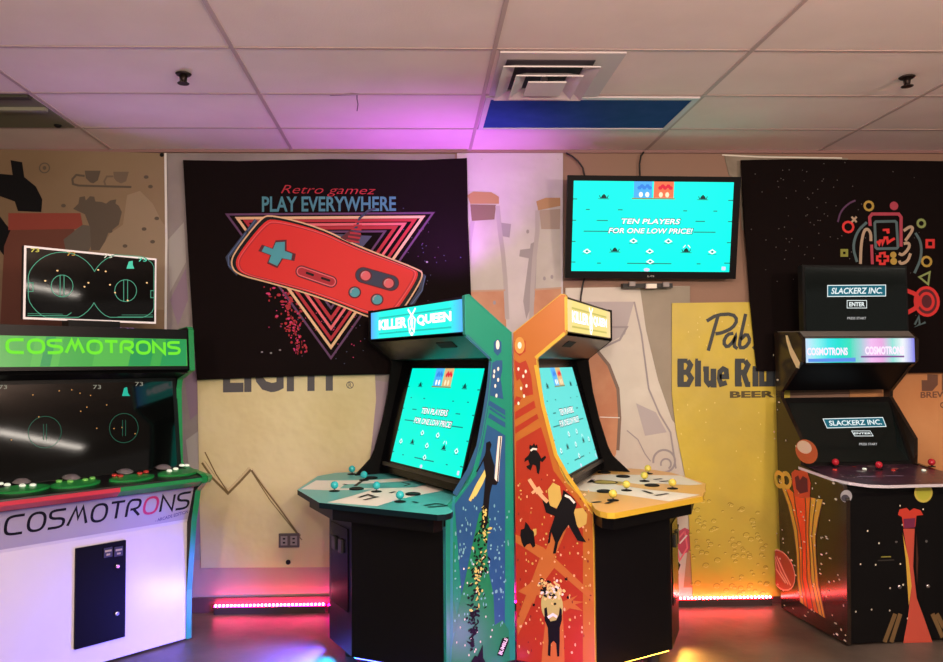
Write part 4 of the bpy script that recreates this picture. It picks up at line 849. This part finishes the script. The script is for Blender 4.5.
# ------------------------------------------------------------------ right cabinet (space theme)
_piv = Vector((2.457, 4.42, 0)); _rz = Matrix.Rotation(math.radians(4.6), 4, 'Z')
def D(x, y, z): return _rz.to_3x3() @ Vector((x, y, z))
def V(x, y, z): return _piv + D(x-_piv.x, y-_piv.y, z)
def FR(o, a, b): return Frame(V(*o), D(*a), D(*b))
root = empty('arcade_cabinet', V(2.46, 5.18, 0), math.radians(4.6))
tag(root, 'black starry arcade cabinet with rainbow header and orange tube art, far right', 'arcade machine')
SW = .80; SX = 2.46
brn = M('space_black_print', (.020,.012,.008), .16, spec=.5); fb = M('front_black', (.004,.004,.0045), .30, spec=.25)
prof = [(5.12,.012),(4.43,.012),(4.40,.84),(4.43,.925),(4.85,.985),(4.845,1.03),(4.84,1.14),(5.06,1.40),(5.055,1.44),(4.87,1.60),(4.81,1.64),(4.80,1.78),(4.86,1.83),(5.12,1.84)]
sf = FR((SX,5.18,0), (0,-1,0), (0,0,1)); sf.n = D(-1,0,0)
m_ = MB(); m_.prism([V(SX,y,z) for y,z in prof], [V(SX+.024,y,z) for y,z in prof], brn); m_.clip = (0.0,.013,.77,1.84)
og = M('tube_orange', (.75,.17,.03), .25); rdt = M('tube_red', (.80,.07,.03), .25); ygt = M('tube_yellow', (.62,.40,.06), .25); drk = M('outline_brown', (.06,.02,.01), .4)
zs = lambda p: Z(755, 430, 3.484, p)
def band(Ls, Rs, mt, l): m_.ppoly(sf, zs(Ls+Rs[::-1]), mt, l)
cols = [ [(80,165),(115,260),(135,350),(145,430),(148,520),(158,600)], [(100,185),(128,260),(148,350),(155,430),(158,520),(172,610)], [(135,220),(145,290),(160,370),(165,430),(166,520),(185,620)], [(175,225),(178,290),(178,370),(180,430),(182,520),(205,630)], [(195,235),(190,300),(188,370),(192,430),(196,520),(222,640)], [(215,240),(205,300),(198,370),(203,430),(210,530),(236,650)], [(238,242),(222,310),(212,370),(214,440),(222,540),(246,655)] ]
for i, mt in enumerate((ygt, og, rdt, og, ygt, ygt)): band(cols[i], cols[i+1], mt, 1)
for c_ in cols: m_.pstroke(sf, zs(c_), .010, drk, 2)
m_.ppoly(sf, zs([(128,150),(140,138),(155,142),(170,136),(185,150),(195,185),(192,235),(165,238),(140,228),(132,190)]), M('hand_red_print', (.55,.05,.03), .3), 3)
m_.ppoly(sf, zs([(140,165),(152,158),(158,175),(168,160),(184,170),(186,215),(160,222),(145,205)]), M('maroon_print'), 4)
for c_, r_ in (((86,172),1),((110,175),1)): m_.ring(sf, sf.uv(*zs([c_])[0]), .05, .03, ygt, 3, 0, 360, rv=.045, n=12)
q = sf.uv(*zs([(180,75)])[0]); m_.disc(sf, q, .12, .075, M('planet_rust', (.50,.09,.04), .3), 3); m_.disc(sf, (q[0]-.02,q[1]+.025), .08, .04, M('planet_cream', (.75,.62,.50), .3), 4)
q = sf.uv(*zs([(90,487)])[0]); m_.disc(sf, q, .17, .125, M('planet_maroon', (.35,.03,.03), .3), 3); m_.ring(sf, q, .17, .008, M('planet_pink', (.75,.35,.30), .3), 4, rv=.125)
for k in (-1,0,1): m_.stroke(sf, [(q[0]-.08+k*.04,q[1]+.08),(q[0]+k*.05,q[1]-.01),(q[0]+.09+k*.03,q[1]-.07)], .014, M('planet_pink'), 5)
m_.ppoly(sf, Z(773,320,5.518,[(70,85),(82,85),(105,150),(150,235),(145,268),(130,262),(95,190),(76,120)]), M('cream_streak', (.75,.62,.36), .3), 2)
rs = random.Random(11); starm = M('star_print', (.75,.70,.55), .4)
for i in range(120):
    u_ = rs.uniform(.02,.74); v_ = rs.uniform(.03,1.75)
    if v_ > .95 and u_ > .33 or v_ > 1.2 and u_ > .12: continue
    m_.disc(sf, (u_, v_), rs.choice([.006,.009,.014]), rs.choice([.004,.005,.007]), starm, 3, n=6)
sp_ = m_.build('side_panel', root); sp_['label'] = 'starry side panel with orange tubes'
m_ = MB(); m_.prism([V(SX+SW-.024,y,z) for y,z in prof], [V(SX+SW,y,z) for y,z in prof], brn); m_.build('side_panel', root)
XA, XB = SX+.024, SX+SW-.024
def sl(name, pts, mat, bev=0, par=root, xa=XA, xb=XB): m_ = MB(); m_.prism([V(xa,y,z) for y,z in pts], [V(xb,y,z) for y,z in pts], mat); return m_.build(name, par, bevel=bev)
# front panel with art
m_ = MB(); m_.prism([V(XA,y,z) for y,z in ((4.44,.014),(4.46,.014),(4.44,.90),(4.408,.86))], [V(XB,y,z) for y,z in ((4.44,.014),(4.46,.014),(4.44,.90),(4.408,.86))], fb)
fr = FR((0,4.44,.014), (1,0,0), (0,-.032,.846)); fr.n = fr.n if fr.n.y < 0 else -fr.n
zf = lambda p: Z(740, 400, 2.527, p)
m_.ppoly(fr, zf([(412,325),(441,325),(437,420),(446,500),(468,560),(486,612),(412,614),(424,550),(432,480),(424,400)]), M('coral_tube', (.52,.085,.055), .25), 2)
m_.ppoly(fr, zf([(410,335),(425,400),(433,470),(426,520),(418,400)]), ygt, 3); m_.ppoly(fr, zf([(445,335),(450,400),(447,470),(444,420)]), drk, 3)
for c_ in ([(392,540),(365,612)],[(405,540),(382,612)],[(486,540),(512,600)],[(497,540),(515,575)]): m_.pstroke(fr, zf(c_), .026, M('dim_bronze', (.16,.10,.04), .35), 1)
m_.ppoly(fr, zf([(398,290),(402,276),(420,272),(428,280),(438,273),(455,278),(462,290),(445,292),(442,320),(412,322),(408,295)]), M('hand_red_print'), 4); m_.ppoly(fr, zf([(412,300),(442,298),(440,322),(414,324)]), M('plum_print', (.16,.02,.07), .4), 5)
q = fr.uv(*zf([(463,234)])[0]); m_.disc(fr, q, .058, .058, M('lemon_ball', (.62,.55,.10), .3), 3); m_.disc(fr, q, .045, .045, M('lemon_ball2', (.50,.52,.06), .3), 4)
q = fr.uv(*zf([(268,243)])[0]); m_.disc(fr, q, .036, .036, M('silver_ball', (.35,.36,.40), .3), 3); m_.disc(fr, (q[0]-.008,q[1]-.010), .024, .020, M('dark_ball', (.05,.05,.07), .3), 4)
for i in range(20): m_.disc(fr, (rs.uniform(XA+.02,XB-.02), rs.uniform(.03,.82)), .005, .006, starm, 1, n=6)
m_.build('front_panel', root)
# coin door + bolts
m_ = MB(); fr2 = FR((0,4.428,0), (1,0,0), (0,0,1)); fr2.n = D(0,-1,0)
d0, d1 = fr2.uv(*zf([(345,362)])[0]), fr2.uv(*zf([(388,405)])[0])
m_ = MB(); m_.slab(fr2, [(d0[0],d1[1]),(d1[0],d1[1]),(d1[0],d0[1]),(d0[0],d0[1])], -.006, .006, M('slot_dark')); m_.poly(Frame(fr2.o+D(0,-.006,0),D(1,0,0),(0,0,1)), [(d0[0]+.02,d1[1]+.02),(d1[0]-.02,d1[1]+.02),(d1[0]-.03,d0[1]-.02),(d0[0]+.03,d0[1]-.02)], M('slot_olive', (.25,.24,.04), .4), 1); m_.build('coin_slot', root)
for c_ in [(392,357),(468,356),(402,472),(474,470)]:
    q = fr2.uv(*zf([c_])[0]); m_ = MB(); m_.lathe(fr2.at(q[0],q[1],-.012), [(.012,0),(.012,.018),(.008,.022)], chrome, 12, ax=D(0,-1,0)); m_.build('bolt', root, smooth=True)
for c_ in [(395,322)]:
    q = fr2.uv(*zf([c_])[0]); m_ = MB(); m_.slab(fr2, [(q[0]-.012,q[1]-.018),(q[0]+.012,q[1]-.018),(q[0]+.012,q[1]+.018),(q[0]-.012,q[1]+.018)], -.02, .002, M('bill_label', (.35,.33,.22), .5)); m_.build('label_plate', root)
# deck
dz = .945
dpts = [(SX-.004,4.87),(SX-.004,4.52),(SX+.03,4.42),(SX+.10,4.34),(SX+.20,4.315),(SX+SW-.20,4.315),(SX+SW-.10,4.34),(SX+SW-.03,4.42),(SX+SW+.004,4.52),(SX+SW+.004,4.87)]
dz_ = lambda y: .935+(y-4.315)*.07
m_ = MB(); m_.prism([V(x,y,dz_(y)-.017) for x,y in dpts], [V(x,y,dz_(y)) for x,y in dpts], M('deck_silver_edge', (.62,.60,.66), .25), capB=M('deck_space_print', (.035,.020,.040), .3, noise=14, col2=(.09,.035,.06)))
dfr = FR((0,4.315,.935), (1,0,0), (0,1,.07)); 
zd = lambda p: Z(783, 430, 5.894, p)
for c_, ru, rv, mt in (((250,198),.045,.045,M('silver_ball')),((620,193),.085,.055,M('deck_gold_planet', (.60,.42,.12), .3)),((457,245),.022,.026,M('silver_ball')),((520,217),.022,.022,M('grey_planet', (.3,.26,.24), .3)),((660,228),.02,.02,M('rose_planet', (.5,.15,.13), .3)),((820,213),.022,.02,M('rose_planet')),((420,218),.012,.014,M('hand_red_print')),((350,275),.006,.01,white)): q = dfr.uv(*zd([c_])[0]); m_.disc(dfr, q, ru, rv, mt, 2)
m_.pstroke(dfr, zd([(440,276),(545,276)]), .012, M('lilac_line', (.45,.35,.55), .4), 3); m_.pstroke(dfr, zd([(605,272),(710,272)]), .012, M('lilac_line'), 3)
for i in range(40): m_.disc(dfr, (rs.uniform(SX+.08,SX+SW-.05), rs.uniform(.03,.5)), .005, .006, rs.choice([M('hand_red_print'), starm, M('lilac_line')]), 1, n=5)
cp = m_.build('control_panel', root)
for c_ in [(310,205),(566,222),(877,205)]:
    q = dfr.uv(*zd([(c_[0], c_[1]+12)])[0]); p = dfr.at(q[0], q[1], 0); m_ = MB(); m_.lathe(p, [(.022,0),(.022,.004),(.006,.006),(.006,.02)], INK, 12); m_.ball(p+Vector((0,0,.030)), .022, M('stick_red', (.55,.02,.04), .2)); m_.build('joystick', cp, smooth=True)
for c_, mt in (((305,238),'button_red'),((650,240),'button_red'),((830,240),'button_white'),((480,232),'button_white')):
    q = dfr.uv(*zd([c_])[0]); p = dfr.at(q[0], q[1], 0); m_ = MB(); m_.lathe(p, [(.013,0),(.013,.006),(.009,.009)], MATS[mt], 10, ax=dfr.n); m_.build('button', cp, smooth=True)
sl('deck_box', [(4.42,.862),(4.44,.87),(4.85,.90),(4.85,.94),(4.42,.91)], fb)
# main monitor
sl('screen_bezel', [(5.062,1.40),(5.08,1.40),(4.885,.97),(4.865,.97)], black)
smf = FR((0,4.866,.975), (1,0,0), (0,.196,.42)); smf.n = smf.n if smf.n.y < 0 else -smf.n
m_ = MB(); m_.slab(smf, [(XA+.02,.02),(XB-.02,.02),(XB-.02,.43),(XA+.02,.43)], .001, .005, M('monitor_glass', (.003,.007,.007), .06, spec=.4)); smf.o += smf.n*.005
tq = E('title_cyan', (.06,.42,.46), .8); tw = E('title_white', (.85,.95,.95), .9); tb_ = E('title_fill', (.01,.14,.20), .8)
def title(mb, fr, tl, tr, br, bl, en, un):
    mb.ppoly(fr, [tl,tr,br,bl], tb_, 1); mb.pstroke(fr, [tl,tr,br,bl], .005, tw, 2, True)
    g_ = lambda a, b: (tl[0]+(tr[0]-tl[0])*a+(bl[0]-tl[0])*b, tl[1]+(tr[1]-tl[1])*a+(bl[1]-tl[1])*b)
    mb.text(fr, 'SLACKERZ INC.', None, tw, 3, bold=.02, shear=.2, px=fr.P([g_(.06,.22),g_(.94,.22),g_(.94,.78),g_(.06,.78)]))
    mb.pstroke(fr, en, .004, tw, 2, True); x0, y0 = en[0]; x1, y1 = en[2]; mb.text(fr, 'ENTER', None, tw, 3, bold=.03, px=fr.P([(x0+2,y0+1.6),(x1-2,y0+1.6),(x1-2,y1-1.6),(x0+2,y1-1.6)]))
    x0, x1, y0 = un; mb.text(fr, 'PRESS START', None, E('title_dim', (.5,.5,.5), .8), 3, bold=.02, px=fr.P([(x0,y0-1.2),(x1,y0-1.2),(x1,y0+1.2),(x0,y0+1.2)]))
title(m_, smf, (823,419), (882.5,417.5), (886,426.5), (827,428), [(851.5,431),(870,431),(873,436),(854.5,436)], (859,877,444.2))
m_.build('screen', root)
# header sign
sl('marquee_housing', [(4.83,1.645),(4.87,1.61),(5.05,1.45),(5.07,1.46),(5.07,1.83),(4.86,1.82),(4.83,1.79)], black)
m_ = MB(); hq = FR((0,4.806,1.64), (1,0,0), (0,0,1)); hq.n = D(0,-1,0)
tl, br = hq.uv(801.5,338.5), hq.uv(917,362); X0_, X1_, Z0_, Z1_ = max(tl[0],XA+.004), XB-.004, br[1], tl[1]
m_.slab(hq, [(XA,Z0_-.012),(XB,Z0_-.012),(XB,Z1_+.012),(XA,Z1_+.012)], -.02, 0, black)
rain = [(.55,.75,.95),(.25,.85,.85),(.05,.75,.78),(.02,.72,.62),(.05,.72,.50),(.35,.62,.68),(.85,.50,.85),(.80,.40,.75),(.30,.75,.68),(.85,.90,.95),(.25,.25,.80)]
n_ = 66
for i in range(n_):
    t = i/(n_-1)*(len(rain)-1); k = min(int(t), len(rain)-2); g_ = t-k; c_ = tuple(rain[k][j]*(1-g_)+rain[k+1][j]*g_ for j in range(3))
    m_.poly(hq, [(X0_+(X1_-X0_)*i/n_,Z0_),(X0_+(X1_-X0_)*(i+1)/n_,Z0_),(X0_+(X1_-X0_)*(i+1)/n_,Z1_),(X0_+(X1_-X0_)*i/n_,Z1_)], E('header_hue_%s' % chr(97+i//26)+chr(97+i%26), c_, .95), 1)
hh = Z1_-Z0_; wl_ = X1_-X0_
m_.text(hq, 'COSMOTRONS', (X0_+.01*wl_,Z0_+hh*.30,X0_+.38*wl_,Z0_+hh*.62), E('header_pink', (.95,.80,1), 1), 3, bold=.04); m_.text(hq, 'COSMOTRONS', (X0_+.54*wl_,Z0_+hh*.32,X0_+.90*wl_,Z0_+hh*.66), E('header_pink'), 3, bold=.04)
m_.poly(hq, [(X0_+.5*wl_,Z0_+hh*.2),(X0_+.9*wl_,Z0_+hh*.2),(X0_+.9*wl_,Z0_+hh*.27),(X0_+.5*wl_,Z0_+hh*.27)], E('header_plum', (.25,.10,.35), .8), 2); m_.poly(hq, [(X0_+.02*wl_,Z0_+hh*.03),(X0_+.45*wl_,Z0_+hh*.03),(X0_+.45*wl_,Z0_+hh*.2),(X0_+.02*wl_,Z0_+hh*.16)], E('header_blue', (.12,.30,.85), .9), 2)
mk = m_.build('marquee', root); mk['label'] = 'lit rainbow header sign'
sl('top_panel', [(4.80,1.79),(4.86,1.835),(5.12,1.845),(5.12,1.82),(4.86,1.815)], M('top_grey', (.16,.15,.14), .4), xa=XA, xb=XB)
# upper monitor
uf = FR((0,4.86,0), (1,0,0), (0,0,1)); uf.n = D(0,-1,0); a0, a1 = uf.uv(802,265), uf.uv(909,333)
m_ = MB(); m_.slab(uf, [(a0[0],a1[1]),(a1[0],a1[1]),(a1[0],a0[1]),(a0[0],a0[1])], -.05, 0, black); um = m_.build('topper_monitor', root, bevel=.003)
m_ = MB(); m_.slab(uf, [(a0[0]+.015,a1[1]+.015),(a1[0]-.015,a1[1]+.015),(a1[0]-.015,a0[1]-.015),(a0[0]+.015,a0[1]-.015)], .001, .004, M('monitor_glass')); uf.o += D(0,-.004,0)
title(m_, uf, (827.5,285.5), (885.5,285), (885.5,296), (827.5,296.5), [(847,300.5),(866.5,300.5),(866.5,308),(847,308)], (847,866,318.2)); m_.build('screen', um)

# ------------------------------------------------------------------ wall television
tvf_c = [hit(568,175,(0,5.02,0),Vector((0,1,0))), hit(742,177,(0,5.02,0),Vector((0,1,0))), hit(735,279,(0,5.13,0),Vector((0,1,0))), hit(565,278,(0,5.13,0),Vector((0,1,0)))]
ctr = sum(tvf_c, Vector())/4; ax = ((tvf_c[1]-tvf_c[0])+(tvf_c[2]-tvf_c[3])).normalized(); ayv = ((tvf_c[0]-tvf_c[3])+(tvf_c[1]-tvf_c[2])); ayv = (ayv-ax*ayv.dot(ax)).normalized()
tW = ((tvf_c[1]-tvf_c[0]).length+(tvf_c[2]-tvf_c[3]).length)/2; tH = ((tvf_c[0]-tvf_c[3]).length+(tvf_c[1]-tvf_c[2]).length)/2
tv = empty('wall_television', (ctr.x, 5.25, ctr.z))
tag(tv, 'flat black television tilted on the wall showing a cyan game screen', 'television')
tf = Frame(ctr, ax, ayv)
m_ = MB(); m_.slab(tf, [(-tW/2,-tH/2),(tW/2,-tH/2),(tW/2,tH/2),(-tW/2,tH/2)], -.03, 0, M('tv_black', (.003,.003,.004), .5, spec=.12)); m_.slab(tf, [(-tW*.3,-tH*.3),(tW*.3,-tH*.3),(tW*.3,tH*.3),(-tW*.3,tH*.3)], -.05, -.03, black)
m_.text(tf, 'LG', (-.022,-tH/2+.010,.022,-tH/2+.022), M('logo_silver', (.5,.5,.5), .4), 1); m_.build('frame', tv)
m_ = MB(); tf2 = Frame(ctr+tf.n*.001, ax, ayv)
sc4 = tf2.P([(574,180),(734,183),(729,272),(571,271)]); su0 = (sc4[0][0]+sc4[3][0])/2; su1 = (sc4[1][0]+sc4[2][0])/2; sv0 = (sc4[2][1]+sc4[3][1])/2; sv1 = (sc4[0][1]+sc4[1][1])/2
game_screen(m_, tf2, su0, sv0, su1, sv1, dict(screen=E('tv_cyan', (.0,.95,.80), 1.05)), 1, tv=True); m_.build('screen', tv)
m_ = MB(); m_.box((ctr.x, 5.20, ctr.z), (.5,.09,.4), black); m_.build('wall_mount', tv)
m_ = MB(); hw = M('mount_metal', (.25,.22,.22), .4)
b_ = hit(648, 281, (0,5.14,0), Vector((0,1,0)))
m_.box(b_+Vector((0,.03,-.03)), (.34,.05,.03), black); m_.box(b_+Vector((.02,0,-.035)), (.07,.03,.03), offwhite); m_.box(b_+Vector((-.11,0,-.02)), (.04,.03,.03), hw); m_.box(b_+Vector((.12,0,-.025)), (.04,.03,.03), hw); m_.build('connector_panel', tv)
blk = M('cable_black', (.01,.01,.01), .5)
def cable(px, Y, label, grp=None):
    m_ = MB(); m_.tube([hit(x, y, (0,Y,0), Vector((0,1,0))) for x, y in px], .006, blk); return tag(m_.build('power_cable', smooth=True), label, 'cable')
cable([(566,153),(572,156),(578,161),(583,168),(585,178)], 5.225, 'black cable curving down from the ceiling to the television left side')
cable([(644,152),(641,156),(639.5,164),(640,178)], 5.225, 'black cable dropping straight from the ceiling to the television centre')
cable([(585,276),(583,284),(581,296),(580,312)], 5.222, 'short black cable hanging below the television left corner')

# ------------------------------------------------------------------ ceiling fittings
CZ = CEIL_Z
diff = empty('air_vent', (.70, 3.855, CZ)); tag(diff, 'square white ceiling air vent with stepped louvres', 'air vent')
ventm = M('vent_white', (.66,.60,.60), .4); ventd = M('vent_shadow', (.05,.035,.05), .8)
m_ = MB(); m_.box((.70,3.855,CZ-.006), (.60,.585,.010), M('vent_plate', (.62,.55,.55), .6)); m_.build('plate', diff)
def louvre(nm, s0, s1, z0, z1):
    m_ = MB(); A = [(s0,s0),(-s0,s0),(-s0,-s0),(s0,-s0)]; Bq = [(s1,s1),(-s1,s1),(-s1,-s1),(s1,-s1)]; c = Vector((.655,3.855,CZ)); t = .006
    for k in range(4):
        a, b, c2, d = A[k], A[(k+1)%4], Bq[(k+1)%4], Bq[k]; P4 = [c+Vector((a[0],a[1],z0)), c+Vector((b[0],b[1],z0)), c+Vector((c2[0],c2[1],z1)), c+Vector((d[0],d[1],z1))]
        m_.prism(P4, [p+Vector((0,0,-t)) for p in P4], ventm)
    m_.build(nm, diff)
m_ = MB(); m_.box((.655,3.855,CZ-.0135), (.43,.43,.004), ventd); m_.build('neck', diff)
louvre('louvre', .17, .235, -.02, -.050); louvre('louvre', .105, .165, -.035, -.068)
m_ = MB(); m_.box((.655,3.855,CZ-.076), (.19,.19,.008), ventm); m_.box((.655,3.855,CZ-.045), (.03,.03,.06), ventm); m_.build('centre_plate', diff)
bp = empty('ceiling_light', (.98, 4.46, CZ)); tag(bp, 'blue covered ceiling light panel beside the air vent', 'ceiling light')
m_ = MB()
for c, d in (((.98,4.18,CZ-.008),(1.19,.035,.012)),((.98,4.735,CZ-.008),(1.19,.03,.012)),((.40,4.4575,CZ-.008),(.03,.525,.012)),((1.56,4.4575,CZ-.008),(.03,.525,.012))): m_.box(c, d, M('fixture_frame', (.66,.60,.62), .4))
m_.build('frame', bp); m_ = MB(); m_.box((.98,4.4575,CZ-.006), (1.13,.525,.004), M('blue_diffuser', (.028,.085,.24), .8, noise=8, col2=(.034,.095,.27), spec=0)); m_.build('diffuser', bp)
lt = empty('ceiling_light', (-2.68, 4.46, CZ)); tag(lt, 'unlit olive ceiling light troffer at the far left of the ceiling', 'ceiling light')
trm = M('troffer_olive', (.17,.17,.11), .6)
m_ = MB(); m_.box((-2.68,4.46,CZ-.004), (1.17,.56,.006), trm); m_.build('diffuser', lt)
m_ = MB(); m_.box((-2.68,4.19,CZ-.012), (1.17,.05,.016), M('troffer_dark', (.05,.05,.03), .6)); m_.box((-2.68,4.38,CZ-.016), (1.17,.035,.020), M('troffer_pale', (.26,.26,.19), .6)); m_.build('baffle', lt)
def sprinkler(x, y, label):
    c = Vector((x, y, CZ)); m_ = MB(); dm = M('sprinkler_bronze', (.03,.02,.018), .4, metal=.6)
    m_.lathe(c+Vector((0,0,-.012)), [(.034,0),(.040,.006),(.03,.0115)], dm, 18); m_.lathe(c+Vector((0,0,-.05)), [(.010,0),(.013,.02),(.016,.038)], dm, 10)
    m_.lathe(c+Vector((0,0,-.056)), [(.028,0),(.030,.003),(.01,.006)], dm, 14); m_.tube([c+Vector((-.018,0,-.012)), c+Vector((-.014,0,-.05))], .003, dm); m_.tube([c+Vector((.018,0,-.012)), c+Vector((.014,0,-.05))], .003, dm)
    tag(m_.build('sprinkler', smooth=True), label, 'sprinkler')
sprinkler(-1.17, 3.86, 'dark bronze fire sprinkler in the ceiling left of the air vent'); sprinkler(2.545, 3.86, 'dark bronze fire sprinkler in the ceiling at the right')
m_ = MB(); m_.lathe(Vector((-2.175, 4.69, CZ-.022)), [(.012,0),(.022,.008),(.022,.0145)], INK, 12); tag(m_.build('ceiling_hook', smooth=True), 'tiny black knob on the ceiling beside the unlit light', 'ceiling fitting')

fx = empty('ceiling_light', (7.2, -.1, CZ)); tag(fx, 'long lit tube ceiling light seen reflected in the dark screens at left', 'ceiling light')
m_ = MB(); m_.box((7.2,-.1,CZ-.03), (3.0,.22,.06), M('fixture_frame')); m_.build('housing', fx)
m_ = MB(); m_.box((7.2,-.1,CZ-.075), (2.9,.10,.03), M('tube_lit', (.8,.8,.75), .4, emit=16, ecol=(1,.90,.78))); m_.build('tube', fx)

# ------------------------------------------------------------------ wall outlet, stud, led strip
of = Frame((0,5.228,0), (1,0,0), (0,0,1)); of.n = Vector((0,-1,0)); c = of.uv(289,540.5)
ot = empty('wall_outlet', (of.at(*c).x, 5.23, of.at(*c).z)); tag(ot, 'dark two gang electrical outlet low on the cream banner', 'outlet')
m_ = MB(); m_.slab(of, [(c[0]-.068,c[1]-.046),(c[0]+.068,c[1]-.046),(c[0]+.068,c[1]+.046),(c[0]-.068,c[1]+.046)], -.014, .004, M('outlet_plate', (.10,.08,.075), .4)); m_.build('plate', ot, bevel=.003)
for dx in (-.032, .032):
    m_ = MB(); m_.slab(of, [(c[0]+dx-.022,c[1]-.030),(c[0]+dx+.022,c[1]-.030),(c[0]+dx+.022,c[1]+.030),(c[0]+dx-.022,c[1]+.030)], .0042, .007, M('outlet_face', (.30,.27,.25), .4))
    for dz in (-.013,.013): m_.slab(of, [(c[0]+dx-.008,c[1]+dz-.005),(c[0]+dx+.008,c[1]+dz-.005),(c[0]+dx+.008,c[1]+dz+.005),(c[0]+dx-.008,c[1]+dz+.005)], .007, .0075, INK)
    m_.build('socket', ot)
c = of.uv(288,562.5); m_ = MB(); m_.lathe(of.at(c[0],c[1],-.012), [(.016,0),(.016,.008),(.010,.014)], INK, 14, ax=Vector((0,-1,0))); tag(m_.build('wall_stud', smooth=True), 'small black round stud in the wall below the outlet', 'wall fitting')

def ledstrip(x0, x1, n, base, label, tapemat):
    rt = empty('light_strip', ((x0+x1)/2, 5.205, 0)); tag(rt, label, 'light strip')
    m_ = MB(); m_.box(((x0+x1)/2, 5.205, .024), (x1-x0, .012, .048), M('rail_dark', (.05,.03,.03), .4)); m_.build('rail', rt)
    m_ = MB(); m_.box(((x0+x1)/2, 5.205, .052), (x1-x0, .010, .008), tapemat); m_.build('tape', rt)
    proto = None
    for i in range(n):
        x = x0+(x1-x0)*(i+.5)/n
        if proto is None:
            m_ = MB(); m_.box((x, 5.200, .058), (.010,.010,.012), base); proto = m_.build('bulb', rt); px0 = x
        else:
            o = proto.copy(); COL.objects.link(o); o.parent = rt; o.location = (x-px0, 0, 0)
ledstrip(-1.35, -.62, 29, E('bulb_pink_white', (1,.50,.60), 14), 'red pink light strip along the wall base left of the teal cabinet', E('tape_crimson', (1,.001,.12), 85))
ledstrip(1.62, 2.38, 30, E('bulb_warm_white', (1,.55,.55), 14), 'red light strip along the wall base between orange and starry cabinets', E('tape_red', (1,.001,.004), 85))
ledstrip(-.60, 1.60, 30, E('bulb_magenta', (1,.25,.8), 4), 'magenta light strip along the wall base behind the pair of cabinets', E('tape_magenta', (1,.002,.35), 90))
